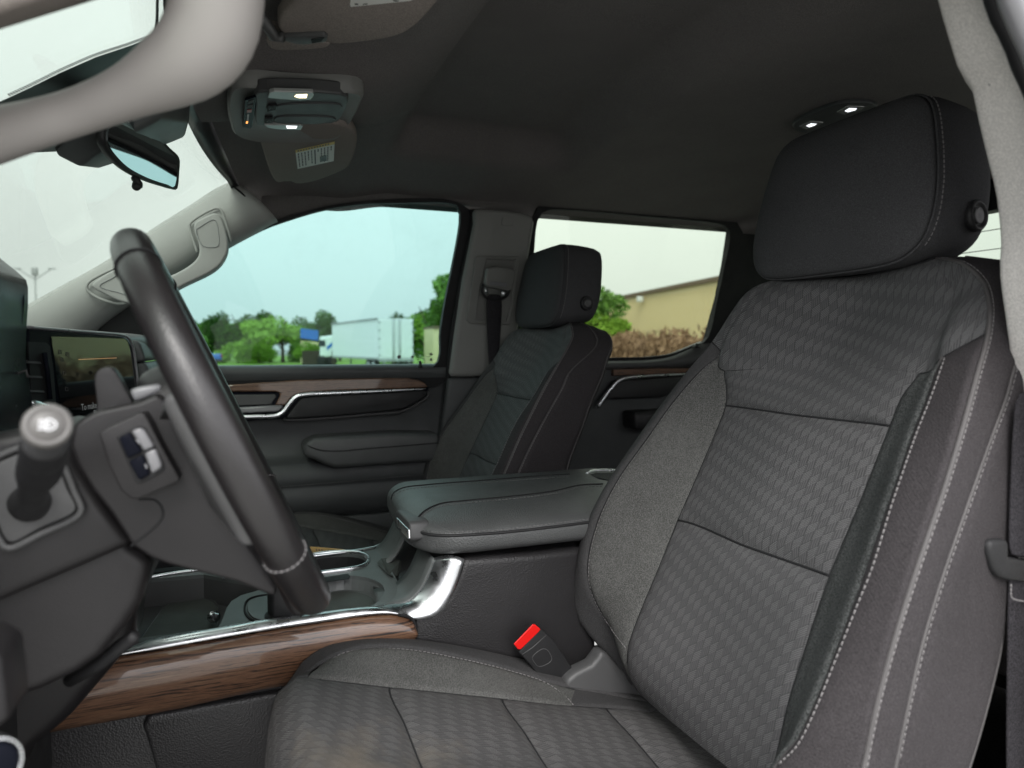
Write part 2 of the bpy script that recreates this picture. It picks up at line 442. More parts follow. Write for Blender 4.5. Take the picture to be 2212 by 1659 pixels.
M['roofblue'] = plastic('blue_metal_roof', (.03, .16, .55), .5)
M['tyre'] = plastic('tyre_rubber', (.02, .02, .02), .8)
M['dkglass'] = plastic('dark_glass', (.03, .04, .05), .1, 0, 1, .6)
M['redlamp'] = plastic('red_lens', (.4, .02, .02), .3)
M['pole'] = plastic('pole_metal', (.40, .42, .42), .5)
n = NT('beige_siding'); n.set(Base_Color=n.ramp(n.noise(.5, 5), [(.3, (.76, .64, .38)), (.7, (.84, .71, .44))]), Roughness=.6); M['siding'] = n.m
M['eave'] = plastic('brown_eave', (.16, .11, .07), .6)
M['line'] = plastic('yellow_line', (.6, .45, .12), .7)

g = [[Vector((x, y, GZ)) for x in np.linspace(-400, 900, 14)] for y in np.linspace(-700, 700, 15)]
V, F, uv = grid(g); obj('ground', V, F, M['asphalt'], kind='structure', smooth=False)
a = [far(px, d, GZ+.012) for px, d in ((150, 70), (500, 68), (640, 60), (760, 50), (980, 42), (980, 150), (150, 170))]
V, F = ext(a, (0, 0, .004)); obj('grass_verge', V, F, M['grass'], kind='structure', smooth=False)
for k, (p0, p1, dd) in enumerate(((522, 540, 58), (556, 575, 57), (592, 606, 55))):
    a = far(p0, dd, GZ+.01); b = far(p1, dd+2.4, GZ+.01); s = Vector((.25, .5, 0))*.5
    V, F = ext([a, b, b+s, a+s], (0, 0, .004))
    obj('parking_line', V, F, M['line'], kind='structure', smooth=False)

def crown_mesh(name, mat, rad, n, seed, leaf=.28, shape=(1, 1, 1), blobs=9):
    rng = random.Random(seed); V = []; F = []
    B = [(Vector((rng.uniform(-.65, .65), rng.uniform(-.65, .65), rng.uniform(-.6, .75))), rng.uniform(.28, .5)) for _ in range(blobs)]
    for i in range(n):
        c, r = rng.choice(B)
        d = Vector((rng.gauss(0, 1), rng.gauss(0, 1), rng.gauss(0, 1))).normalized()*r*rng.uniform(.55, 1.12)
        p = c+d; p = Vector((p.x*shape[0], p.y*shape[1], p.z*shape[2]))*rad
        a = Vector((rng.gauss(0, 1), rng.gauss(0, 1), rng.gauss(0, 1))).normalized(); b = a.orthogonal().normalized(); s = leaf*rng.uniform(.6, 1.4)
        k = len(V); V += [p+a*s, p+b*s*.5, p-a*s, p-b*s*.5]; F.append((k, k+1, k+2, k+3))
    me = bpy.data.meshes.new(name); me.from_pydata([tuple(v) for v in V], [], F); me.materials.append(mat); return me
CM = {k: crown_mesh('crown', M[m], 1, nn, sd_, lf, shp) for k, m, nn, sd_, lf, shp in (
    ('a', 'leaf1', 4200, 1, .06, (1, 1, .95)), ('b', 'leaf2', 4200, 2, .06, (1.1, 1.1, .8)), ('c', 'leaf3', 4200, 3, .06, (1, 1, 1)))}
def tree(px, dist, h, cr_, kind, label, cat='tree', group='trees beyond the parking lot', name='leafy_tree', zc=None):
    p = far(px, dist); t = thing(name, label, cat, p, group)
    rng = random.Random(int(px*7+dist)); top = p+Vector((0, 0, h-cr_*.9))
    pts = [p+Vector((0, 0, -.1)), p+Vector((rng.uniform(-.1, .1), 0, h*.25)), top]
    v1 = tube(cr(pts, 6), [.05*h, .042*h, .036*h, .03*h, .024*h, .015*h], 7)
    limbs = [v1]
    for k in range(4):
        a = rng.uniform(0, 6.28); q = p.lerp(top, .5+.12*k)
        limbs.append(tube([q, q+Vector((math.cos(a)*cr_*.4, math.sin(a)*cr_*.4, cr_*.45)), q+Vector((math.cos(a)*cr_*.6, math.sin(a)*cr_*.6, cr_*.9))], [.018*h, .012*h, .005*h], 5))
    V, F = join(*limbs); obj('trunk', V, F, M['bark'], t)
    o = bpy.data.objects.new('crown', CM[kind]); col.objects.link(o); o.parent = t
    o.location = (0, 0, (h-cr_*.95) if zc is None else zc); o.scale = (cr_, cr_, cr_*1.0); o.rotation_euler = (0, 0, rng.uniform(0, 6))
    return t
TREES = [(455, 96, 5.6, 3.2, 'a', 'dark green tree at the far left of the front side window'), (495, 92, 6.0, 3.4, 'c', 'dense dark tree above the parked blue pickup'),
 (540, 90, 6.6, 3.6, 'a', 'taller rounded tree left of the window centre'), (585, 84, 6.5, 3.2, 'b', 'bright green tree just left of the blue roof'),
 (612, 82, 5.6, 2.9, 'b', 'light green bushy tree touching the blue roof'), (655, 84, 4.6, 2.6, 'a', 'low green tree below the blue roof'),
 (680, 95, 6.4, 3.0, 'c', 'dark treetop behind the blue roof'), (560, 76, 3.2, 2.4, 'b', 'low bright shrub in front of the left trees'), (515, 78, 3.0, 2.3, 'b', 'low yellow green shrub beside the blue pickup'),
 (425, 90, 5.4, 3.2, 'a', 'green tree behind the steering wheel rim'), (395, 92, 5.0, 3.2, 'c', 'dark tree seen left of the steering wheel rim'),
 (850, 74, 5.1, 2.5, 'c', 'dark tree showing above the trailer doors'), (888, 70, 5.6, 2.7, 'a', 'leafy tree rising right behind the white trailer'),
 (920, 62, 5.5, 2.8, 'b', 'bright green tree right of the trailer'), (950, 60, 6.3, 3.2, 'a', 'tall green tree at the window rear edge'),
 (668, 74, 2.9, 1.7, 'b', 'low green bush in front of the blue roofed building'), (735, 92, 4.6, 2.6, 'c', 'distant tree left end of the trailer'), (1000, 58, 8.0, 3.6, 'a', 'added green tree hidden behind the passenger pillar, for the screen reflection'),
 (1060, 56, 8.0, 3.6, 'c', 'added dark tree hidden behind the belt pillar, for the screen reflection'), (1120, 54, 7.4, 3.4, 'a', 'added tree hidden behind the passenger headrest, for the screen reflection'), (1185, 52, 7.2, 3.2, 'b', 'added tree hidden behind the passenger seat shoulder, for the screen reflection'),  # pillar, headrest and shoulder trees: mostly unseen, added so the touchscreen reflects green
 (1300, 44, 4.4, 1.8, 'b', 'bright green tree at the corner of the beige building'), (1255, 46, 5.6, 2.6, 'a', 'green tree between headrest and beige building')]
for a in TREES: tree(a[0], a[1], a[2], a[3], a[4], a[5])
# dry hedge in front of the beige building
def hedge(px0, d0, px1, d1, h, label):
    A, B = far(px0, d0), far(px1, d1); rng = random.Random(3); V = []; F = []
    for i in range(16000):
        f = rng.random(); hh = h*(.86+.16*math.sin(f*23)+.08*math.sin(f*71+1)); z = rng.random()**.7*hh
        p = A.lerp(B, f)+Vector((rng.gauss(0, .5), rng.gauss(0, .5), z))
        a = Vector((rng.gauss(0, .6), rng.gauss(0, .6), rng.gauss(0, 1))).normalized(); b = a.orthogonal().normalized()
        s = rng.uniform(.08, .3); k = len(V); V += [p+a*s, p+b*s*.22, p-a*s, p-b*s*.22]; F.append((k, k+1, k+2, k+3))
    t = thing('hedge', label, 'hedge', A); obj('foliage', V, F, M['leafdry'], t, smooth=False)
hedge(1270, 42, 1620, 27, 2.45, 'dry brown hedge along the beige metal building')
# beige metal building
t = thing('metal_building', 'long beige ribbed metal building with brown eave seen through the rear door window', 'building', far(1309, 66))
A, B = far(1296, 66), far(1640, 39.5); d = (B-A); L = d.length; d.normalize(); nrm = Vector((-d.y, d.x, 0));
if nrm.dot(A) < 0: nrm = -nrm
H = 6.05
V, F = ext([A, B, B+Vector((0, 0, H)), A+Vector((0, 0, H))], nrm*12); obj('wall', V, F, M['siding'], t, smooth=False)
V, F = boxv((0, 0, 0), (.10, .05, H-.3))
rib_me = bpy.data.meshes.new('wall_rib'); rib_me.from_pydata([tuple(v) for v in V], [], F); rib_me.materials.append(M['siding'])
nr = int(L/.45)
for i in range(nr):
    o = bpy.data.objects.new('wall_rib', rib_me); col.objects.link(o); o.parent = t
    p = A+d*(.3+i*.45)-nrm*.025+Vector((0, 0, (H-.3)/2)); o.location = p-t.location; o.rotation_euler = (0, 0, math.atan2(d.y, d.x))
V, F = ext([A-nrm*.25+Vector((0, 0, H)), B-nrm*.25+Vector((0, 0, H)), B-nrm*.25+Vector((0, 0, H+.28)), A-nrm*.25+Vector((0, 0, H+.28))], nrm*12.4)
obj('eave', V, F, M['eave'], t, smooth=False)
p = far(1411, 56); f = ((p-A).dot(d)); p = A+d*(f)-nrm*.35+Vector((0, 0, H-.35)); V, F = boxv(p, (.5, .4, .45)); obj('wall_light', V, F, M['twhite'], t, bevel=.05)
# small beige shed end seen between trees and pillar
t = thing('shed', 'small pale shed end at the rear edge of the front side window', 'building', far(945, 55))
A, B = far(936, 55), far(985, 54); V, F = ext([A, B, B+Vector((0, 0, 3.3)), A+Vector((0, 0, 3.3))], (3, 0, 0)); obj('wall', V, F, M['siding'], t, smooth=False)
V, F = ext([A+Vector((-.2, 0, 3.3)), B+Vector((-.2, 0, 3.3)), B+Vector((-.2, 0, 3.5)), A+Vector((-.2, 0, 3.5))], (3.4, 0, 0)); obj('roof', V, F, M['eave'], t, smooth=False)

# semi trailer
t = thing('box_trailer', 'white box semi trailer with rear doors parked across the lot', 'trailer', far(818, 48))
C0, C1 = far(818, 48), far(893, 49.5); S1 = far(719, 59.5)
zb, zt = GZ+.95, GZ+3.83
up = Vector((0, 0, 1))
V, F = ext([C0+up*.95, C1+up*.95, C1+up*3.85, C0+up*3.85], S1-C0); obj('box', V, F, M['twhite'], t, smooth=False)
dw = (C1-C0).normalized(); nb = Vector((dw.y, -dw.x, 0));
if nb.dot(C0) > 0: nb = -nb
Wd = (C1-C0).length
for k in range(2):
    a = C0+dw*(.08+k*Wd*.5)+nb*.03; b = a+dw*(Wd*.5-.13)
    V, F = ext([a+up*1.08, b+up*1.08, b+up*3.72, a+up*3.72], nb*.03); dr = obj('door', V, F, M['twhite'], t, smooth=False)
    for q in range(2):
        r0 = a+dw*((Wd*.5-.35) if k == 0 else .12)+nb*.06+dw*q*.12
        V, F = tube([r0+up*1.0, r0+up*3.8], .022, 6); obj('lock_bar', V, F, M['tgrey'], t)
    for q in range(5):
        h0 = (C0+dw*.06 if k == 0 else C1-dw*.06)+nb*.07+up*(1.25+q*.58)
        V, F = boxv(h0, (.12, .12, .09)); obj('hinge', V, F, M['tgrey'], t)
sdv = (S1-C0).normalized(); sn = Vector((-sdv.y, sdv.x, 0));
if sn.dot(C0) > 0: sn = -sn
for z0, z1 in ((.93, 1.08), (3.74, 3.88)):
    V, F = ext([C0+sn*.03+up*z0, S1+sn*.03+up*z0, S1+sn*.03+up*z1, C0+sn*.03+up*z1], sn*.03); obj('rail', V, F, M['tgrey'], t, smooth=False)
for z0, z1 in ((.80, .97),):
    V, F = ext([C0+nb*.04+up*z0, C1+nb*.04+up*z0, C1+nb*.04+up*z1, C0+nb*.04+up*z1], nb*.08); obj('bumper', V, F, M['tgrey'], t, smooth=False)
a = C0+dw*.4+nb*.1; b = C1-dw*.4+nb*.1
for q in (a, b):
    V, F = tube([q+up*.9, q+up*.45], .04, 6); obj('guard_post', V, F, M['tgrey'], t)
V, F = tube([a+up*.45, b+up*.45], .05, 6); obj('guard_bar', V, F, M['twhite'], t)
for q in (1.2, 2.5):
    for e in (.15, Wd-.15):
        c = C0+sdv*q+dw*e+up*.52
        V, F = loft(disc_rings(c, dw, [(.1, -.14), (.5, -.14), (.52, -.1), (.52, .1), (.5, .14), (.1, .14)], 20)); w_ = obj('wheel', V, F, M['tyre'], t)
        V, F = loft(disc_rings(c, dw, [(.02, -.15), (.26, -.15), (.26, .15), (.02, .15)], 16)); obj('rim', V, F, M['tgrey'], w_)
for q in (8.6,):
    for e in (.4, Wd-.4):
        c = C0+sdv*q+dw*e; V, F = tube([c, c+up*1.0], .07, 6); obj('landing_leg', V, F, M['tgrey'], t)
# white cab-over truck behind the trailer
t = thing('box_truck', 'white truck cab with blue stripe partly hidden by the trailer', 'truck', far(703, 66))
A = far(692, 66); B = far(722, 66.5); bk = Vector((A.x, A.y, 0)).normalized()*5
V, F = ext([A+up*.9, B+up*.9, B+up*3.0, A+up*2.85], bk); obj('body', V, F, M['twhite'], t, smooth=False, bevel=.12)
V, F = ext([A+up*1.9+Vector((-.03, .1, 0)), A.lerp(B, .4)+up*1.9+Vector((-.03, 0, 0)), A.lerp(B, .4)+up*2.5+Vector((-.03, 0, 0)), A+up*2.5+Vector((-.03, .1, 0))], (.02, 0, 0)); obj('window', V, F, M['dkglass'], t, smooth=False)
V, F = ext([A.lerp(B, .5)+up*1.5+Vector((-.04, 0, 0)), A.lerp(B, .95)+up*2.0+Vector((-.04, 0, 0)), A.lerp(B, .95)+up*2.4+Vector((-.04, 0, 0)), A.lerp(B, .5)+up*1.9+Vector((-.04, 0, 0))], (.02, 0, 0)); obj('stripe', V, F, M['roofblue'], t, smooth=False)
for q in (.15, .85):
    c = A.lerp(B, q)+up*.5; V, F = loft(disc_rings(c, bk, [(.1, 0), (.5, 0), (.5, .3), (.1, .3)], 16)); obj('wheel', V, F, M['tyre'], t)
# blue roofed building
t = thing('blue_roof_building', 'small building with a blue metal roof among the trees', 'building', far(668, 78))
A, B = far(651, 78), far(689, 78.5); dv_ = Vector((A.x, A.y, 0)).normalized()
V, F = ext([A, B, B+up*2.4, A+up*2.6], dv_*4); obj('wall', V, F, M['siding'], t, smooth=False)
V, F = ext([A+up*2.9, B+up*2.6, B+up*3.75, A+up*4.0], dv_*5); obj('roof', V, F, M['roofblue'], t, smooth=False)
# blue pickup
p = far(462, 66); t = thing('blue_pickup', 'bright blue pickup parked at the left of the lot seen past the wheel rim', 'pickup truck', p)
fx = Vector((.75, .66, 0)).normalized(); fy = Vector((-fx.y, fx.x, 0))*-1
def bp(x, y, z): return p+fx*x+fy*y+up*z
def bprism(prof, y0, y1): return ext([bp(x, y0, z) for x, z in prof], fy*(y1-y0))
V, F = bprism([(-.1, .55), (5.2, .55), (5.3, .8), (5.25, 1.1), (4.2, 1.2), (-.05, 1.2), (-.12, .8)], -.95, .95); obj('body', V, F, M['blue'], t, bevel=.08)
V, F = bprism([(1.7, 1.2), (1.9, 1.78), (3.3, 1.80), (4.1, 1.2)], -.82, .82); obj('cab', V, F, M['blue'], t, bevel=.1)
V, F = ext([bp(1.72, -.6, 1.3), bp(1.72, .6, 1.3), bp(1.86, .58, 1.68), bp(1.86, -.58, 1.68)], -fx*.03); obj('rear_window', V, F, M['dkglass'], t, smooth=False)
for s in (-1, 1):
    V, F = boxv(bp(-.14, s*.84, 1.0), (.1, .1, .32)); obj('tail_light', V, F, M['redlamp'], t)
    for x in (1.0, 4.3):
        V, F = loft(disc_rings(bp(x, s*.86, .4), fy, [(.1, -.12), (.38, -.12), (.4, -.08), (.4, .08), (.38, .12), (.1, .12)], 18)); obj('wheel', V, F, M['tyre'], t)
V, F = boxv(bp(-.2, 0, .55), (.2, 1.8, .2), frame(fx, fy)); obj('bumper', V, F, M['tyre'], t, bevel=.03)
# light pole
b0 = far(84, 60); t = thing('light_pole', 'tall parking lot light pole with three arms seen through the windshield', 'light pole', b0)
ztop = atX(84, 592, 1).z/Vector((atX(84, 592, 1).x, atX(84, 592, 1).y)).length*Vector((b0.x, b0.y)).length
T = Vector((b0.x, b0.y, ztop)); V, F = tube([b0, T], [.13, .07], 8); obj('pole', V, F, M['pole'], t)
for s in (-1, 1):
    V, F = tube([T+up*-.5, T+RT*s*1.4+up*.4], .045, 6); obj('arm', V, F, M['pole'], t)
    V, F = boxv(T+RT*s*1.5+up*.45, (.3, .6, .10)); obj('lamp_head', V, F, M['pole'], t, bevel=.05)
V, F = boxv(T+up*.2, (.45, .45, .7)); obj('lamp_head', V, F, M['pole'], t, bevel=.08)
# chain-link fence far left of trailer
t = thing('fence', 'grey wooden fence in front of the trees left of the trailer', 'fence', far(660, 70))
A, B = far(655, 70), far(725, 66); dl = (B-A); nf = 26
for k in range(nf):
    q = A+dl*(k/nf); V, F = boxv(q+up*.75, (.03, dl.length/nf*.8, 1.5)); obj('fence_board', V, F, M['bark'], t, smooth=False)
M['pilldark'] = plastic('grey_trim_dark', (.21, .21, .20), .5, .2, 1200, .4)
M['pillmid'] = plastic('center_pillar_trim', (.26, .26, .25), .55, .25, 1300, .3, .05)
M['handle'] = plastic('handle_plastic', (.34, .32, .305), .6, 0, 1, .3, .05)
M['dashtop'] = plastic('dash_top', (.10, .10, .105), .42, .3, 900, .5)
M['capgrey'] = plastic('stalk_cap', (.12, .115, .11), .4, 0, 1, .5)
M['pillar2'] = cloth('near_pillar_cloth', (.72, .69, .66), 900, .5, .12)
n = NT('screen_glass'); n.set(Base_Color=(.006, .008, .009), Roughness=.03, Specular_IOR_Level=.9, Coat_Weight=0, Coat_Roughness=.02); M['screen'] = n.m
M['amber2'] = emis('amber_menu', (1, .4, .05), .25)

# ================================================================== CAB SHELL
def sm(a, b, x): t = min(max((x-a)/(b-a), 0), 1); return t*t*(3-2*t)
WN, WC = Vector((1, 0, .16)), 1.862                    # plane of the passenger side windows
def atW(px, py, off=0):
    d = ray(px, py); return d*((WC+off)/d.dot(WN))
def LW(pts, off=0): return [atW(p[0], p[1], off) for p in pts]

def head_z(X, Y):
    z = .475-.10*abs((X-1.13)/.70)**3
    hd = sm(-.35, -.21, Y)
    side = 1-sm(1.30, 1.40, X)
    z -= hd*(.055*side+.02*(1-side))
    z -= .03*sm(-.05, .14, Y)
    z -= .028*math.exp(-((X-1.175)/.155)**4)*math.exp(-((Y+.06)/.17)**4)
    bx = sm(.55, .60, X)*(1-sm(1.54, 1.60, X)); by = sm(-.775, -.695, Y)*(1-sm(-.35, -.30, Y))
    z += .062*bx*by
    return z
def head_y0(X): return .072-.050*((X-1.13)/.57)**2
rows = []
for j in range(110):
    r = []
    for i in range(64):
        X = .40+1.435*i/63; y0 = head_y0(X); f = j/109; Y = y0+(-1.97-y0)*f**1.25
        r.append(Vector((X, Y, head_z(X, Y))))
    rows.append(r)
V, F, uv = grid(rows); obj('headliner', V, F, M['headliner'], kind='structure', solid=0, uv=uv)
# roof skin above it
rows = [[Vector((.30+1.62*i/12, (head_y0(.30+1.62*i/12)-.012)*(1-j/12)-2.05*j/12, .60-.13*abs((.30+1.62*i/12-1.12)/.8)**3)) for i in range(13)] for j in range(13)]
V, F, uv = grid(rows); obj('roof', V, F, M['paint'], kind='structure', solid=.02)
V, F = join(boxv((.37, -1.03, .39), (.07, 1.9, .12)), boxv((1.885, -1.03, .50), (.06, 1.9, .10)))
obj('roof_rail', V, F, M['paint'], kind='structure', bevel=.015)
def ws_z0(X): return .381+.004*((X-1.13)/.6)**2
# header strip of black glass print between windshield opening and headliner
rows = []
for k in range(3):
    r = []
    for i in range(50):
        X = .44+1.33*i/49; y = head_y0(X); p = Vector((X, y, head_z(X, y)+.004)); q = Vector((X, y+.020, min(head_z(X, y), ws_z0(X))-.003))
        r.append(p.lerp(q, k/2))
    rows.append(r)
V, F, uv = grid(rows); obj('windshield_header', V, F, M['frit'], kind='structure', solid=(0, 0, .004))

# windshield
def ws_pt(X, s):
    y = head_y0(X)+.02; z = ws_z0(X)
    e = ((X-1.15)/.62)**2
    m = .70+.03*e
    L = .80-.15*e
    return Vector((X, y+s*L, z-s*L*m))
rows = [[ws_pt(.36+1.44*i/30, j/16) for i in range(31)] for j in range(17)]
t = thing('windshield', 'wide sloping windshield behind the mirror with a black printed patch', 'windshield', (1.15, .5, .1))
V, F, uv = grid(rows); obj('pane', V, F, M['ws'], t, solid=(0, .001, .003))
# printed centre patch and dotted edge
def ws_px(px, py, lift=.004):        # where the line of sight meets the windshield
    d = ray(px, py); best = None; lo, hi = .3, 3.0
    def f(t):
        p = d*t; s = 0; X = min(max(p.x, .36), 1.8)
        q0 = ws_pt(X, 0); q1 = ws_pt(X, 1); m = (q1.z-q0.z)/(q1.y-q0.y); return p.z-(q0.z+m*(p.y-q0.y))
    a = f(lo)
    for k in range(60):
        t_ = lo+(hi-lo)*(k+1)/60; b = f(t_)
        if a*b < 0:
            l, h = t_-(hi-lo)/60, t_
            for _ in range(30):
                mid = (l+h)/2
                if f(l)*f(mid) <= 0: h = mid
                else: l = mid
            return d*(h)*(1-lift)
        a = b
    return d*1.0
patch = [(400, 60), (341, 62), (336, 76), (286, 97), (208, 123), (130, 157), (78, 183), (23, 209), (-60, 246), (-70, 300), (60, 330), (160, 326), (240, 300), (320, 285), (360, 268), (395, 250), (440, 260)]
P = [ws_px(x, y) for x, y in patch]
V, F = loft([P, [p*1.004 for p in P]]); obj('printed_patch', V, F, M['frit'], t, smooth=False)
dots = []
for cv in (([(344, -60), (343, 0), (340, 60), (334, 75), (286, 95), (208, 121), (130, 155), (78, 181), (23, 207)]),):
    for off in (1.5, 4.2):
        C = cr([ws_px(x-off, y-off*.8, .006) for x, y in cv], 120)
        for c in C: dots.append(boxv(c, (.0016, .0016, .0010)))
V, F = join(*dots); obj('printed_dots', V, F, M['frit'], t, kind='stuff', smooth=False)
# camera pods behind the mirror
t = thing('camera_housing', 'dark plastic sensor housing on the windshield above the mirror', 'sensor housing', (1.12, .2, .33))
pod = [(405, 208), (395, 248), (360, 262), (300, 282), (230, 300), (215, 312), (165, 326), (112, 318), (150, 285), (230, 235), (330, 190)]
P = [ws_px(x, y, .01) for x, y in pod]; c = sum(P, Vector())/len(P); nn = Vector((0, -.45, -.9))
Q = [c+(p-c)*.82+nn*.035 for p in P]
V, F = loft([P, [p+nn*.012 for p in P], Q]); obj('cover', V, F, M['console'], t, bevel=.006, bseg=3)
for k in range(9):
    a = ws_px(382-k*3.2, 226+k*1.2, .05); b = ws_px(398-k*3.2, 238+k*2, .05)
    V, F = tube([a, b], .0012, 5); obj('vent_slat', V, F, M['rubber'], t)

# passenger side wall with holes for both windows
def bigger(P, k, c=None):
    c = c or sum(P, Vector())/len(P); out = []
    for p in P: d = p-c; out.append(p+d.normalized()*k)
    return out
def smooth_loop(P, n=60): return cr(P, n, True)
win_f = [(312, 800), (310, 735), (335, 662), (400, 592), (495, 537), (539, 513), (578, 494), (614, 481), (695, 457), (773, 445), (877, 441), (969, 442), (987, 450), (991, 471), (956, 664), (948, 716), (937, 790), (695, 795)]
win_r = [(1118, 716), (1136, 640), (1150, 540), (1153, 500), (1160, 470), (1172, 458), (1190, 455), (1380, 469), (1550, 486), (1566, 493), (1571, 507), (1560, 570), (1545, 640), (1520, 735), (1495, 745), (1445, 764), (1400, 770), (1325, 772), (1115, 776)]
side = [Vector((0, .62, -.95)), Vector((0, .62, 0)), Vector((0, .30, .14)), Vector((0, .0, .33)), Vector((0, -.15, .47)), Vector((0, -1.97, .47)), Vector((0, -1.97, -.95))]
for p in side: p.x = WC+.035-.16*p.z
V, F = ext(side, (.05, 0, 0), [bigger(LW(win_f, .035), .035), bigger(LW(win_r, .035), .035)]); obj('side_wall', V, F, M['rubber'], kind='structure', smooth=False)
# front door frame (black seal) and pane are parts of the door
door = thing('front_door', 'passenger front door with wood strip, chrome handle trim and padded armrest', 'door', (1.86, -.1, -.3))
seal = [(312, 830), (280, 700), (320, 640), (400, 575), (495, 522), (578, 484), (643, 464), (721, 445), (851, 433), (971, 435), (1010, 455), (1021, 481), (1000, 606), (975, 742), (966, 820)]
wf = cr(LW(win_f, -.01), 90, True)
V, F = ext(cr(LW(seal, -.01), 60, True), (-.018, 0, 0), [wf]); obj('window_seal', V, F, M['rubber'], door, smooth=False, bevel=.004)
V, F = ext(bigger(cr(LW(win_f, .012), 60, True), .012), (.004, 0, 0)); obj('window_pane', V, F, M['dg'], door, smooth=False)
sail = [(190, 735), (208, 712), (262, 668), (300, 640), (318, 690), (309, 735), (312, 800), (200, 800)]
V, F = ext(LW(sail, -.03), (.03, 0, 0)); obj('sail_panel', V, F, M['black'], door, smooth=False, bevel=.003)
# glass prints and lock knob
pr = []
for x, y, r in ((862, 771, 4.6), (891, 771, 3.4), (931, 777, 3.0)):
    c = atW(x, y, .011); rg = disc_rings(c, (1, 0, 0), [(r*.00115, -.0005), (r*.00115, .0005)], 16); pr.append(loft(rg))
for x, y, w_, h_ in ((931, 765, 7, 5), (903, 777, 7, 1.5), (904, 781, 5, 1.5), (915, 775, 8, 1.2), (917, 779, 6, 1.2), (890, 776, 10, 1.0), (925, 770, 9, .9)):
    pr.append(boxv(atW(x, y, .011), (.001, w_*.00115, h_*.00115)))
V, F = join(*pr); obj('glass_print', V, F, M['ink'], door, smooth=False)
V, F = loft(disc_rings(atX(908, 795, 1.845), (0, 0, 1), [(.007, 0), (.0065, .005), (.004, .009), (.0036, .018), (.002, .020)], 14)); obj('lock_knob', V, F, M['black'], door)
# door panel: section swept along the door, measured at column 700
sec = [(788, 1.878), (790, 1.850), (798, 1.840), (806, 1.840), (818, 1.846), (825, 1.852), (828, 1.868), (835, 1.872), (900, 1.880), (930, 1.884), (975, 1.880), (988, 1.868), (996, 1.842), (1004, 1.826), (1030, 1.818), (1047, 1.822), (1051, 1.828), (1055, 1.822), (1090, 1.830), (1112, 1.842), (1118, 1.862), (1124, 1.872), (1240, 1.880), (1400, 1.885)]
rows = []
for y, X in sec:
    z = atX(700, y, X).z; rows.append([Vector((X, .46-.055*0-Y, z)) for Y in np.linspace(0, .995, 30)])
V, F, uv = grid(rows); obj('panel', V, F, M['soft'], door, uv=uv, solid=(.03, 0, 0))
# outline pieces on the door, (px, py) at a given X
wood_o = [(470, 834), (502, 831), (643, 821), (800, 817), (880, 817), (903, 820), (918, 828), (924, 836), (877, 839), (721, 844), (660, 848), (640, 853), (628, 860), (617, 875), (594, 875), (603, 858), (605, 850), (596, 846), (510, 846), (470, 847)]
V, F = ext(LX(wood_o, 1.836), (.03, 0, 0)); obj('wood_strip', V, F, M['wood'], door, smooth=False, bevel=.003)
blk = [(470, 846), (600, 846), (606, 850), (596, 875), (618, 876), (632, 858), (650, 850), (721, 845), (880, 839), (926, 836), (926, 846), (700, 862), (640, 880), (610, 905), (470, 912)]
V, F = ext(LX(blk, 1.842), (.02, 0, 0)); obj('gloss_surround', V, F, M['gloss'], door, smooth=False, bevel=.002)
V, F = ext(LX([(500, 853), (594, 852), (597, 857), (585, 874), (500, 877)], 1.839), (.01, 0, 0)); obj('handle_pocket', V, F, M['char'], door, smooth=False, bevel=.002)
V, F = ext(LX([(500, 881), (595, 876), (613, 875), (608, 884), (600, 890), (500, 894)], 1.828), (.02, 0, 0)); obj('inner_handle', V, F, M['silver'], door, bevel=.004, autosmooth=40)
c1 = cr(LX([(480, 902), (545, 900), (600, 897), (612, 890), (625, 872), (640, 857), (652, 853), (721, 849), (820, 845), (921, 840)], 1.828), 50)
V, F = tube(c1, [.0058]*26+[.0058-.0040*k/23 for k in range(24)], 8, flat=.8); obj('chrome_strip', V, F, M['chrome'], door)
pull = [(649, 862), (655, 859), (721, 853), (820, 849), (919, 843), (924, 847), (922, 855), (905, 866), (869, 885), (800, 892), (721, 899), (640, 904), (617, 905), (622, 895)]
V, F = ext(LX(pull, 1.830), (.03, 0, 0)); obj('pull_pad', V, F, M['black'], door, bevel=.006, bseg=3)
rim_c = cr(LX([(611, 907), (640, 907), (721, 902), (800, 895), (869, 888), (907, 869), (925, 857), (926, 844)], 1.842), 30)
V, F = tube(rim_c, .004, 6); obj('pull_trim', V, F, M['char'], door)
arm = [(655, 966), (663, 957), (680, 947), (851, 936), (950, 937), (950, 957), (952, 996), (724, 1012), (700, 1004), (680, 994), (657, 988)]
V, F = ext(LX(arm, 1.790), (.09, 0, 0)); obj('armrest', V, F, M['leather'], door, bevel=.012, bseg=4)
V, F = tube(cr(LX([(664, 962), (688, 972), (721, 975), (800, 969), (948, 957)], 1.787), 30), .0012, 5); obj('armrest_seam', V, F, M['seam'], door)
V, F = stitches(cr(LX([(690, 969), (721, 971.5), (800, 966), (946, 954)], 1.7865), 20), .007, .004, .0006); obj('stitching', V, F, M['thread2'], door, kind='stuff')
V, F = stitches([p*.996 for p in cr(LX([(560, 1053), (612, 1051), (750, 1040), (945, 1022)], 1.82), 20)], .007, .0045, .0007); obj('stitching', V, F, M['thread2'], door, kind='stuff')
V, F = ext(LX([(690, 1120), (960, 1098), (960, 1320), (660, 1320)], 1.845), (.02, 0, 0)); obj('map_pocket', V, F, M['soft'], door, bevel=.006, bseg=3)

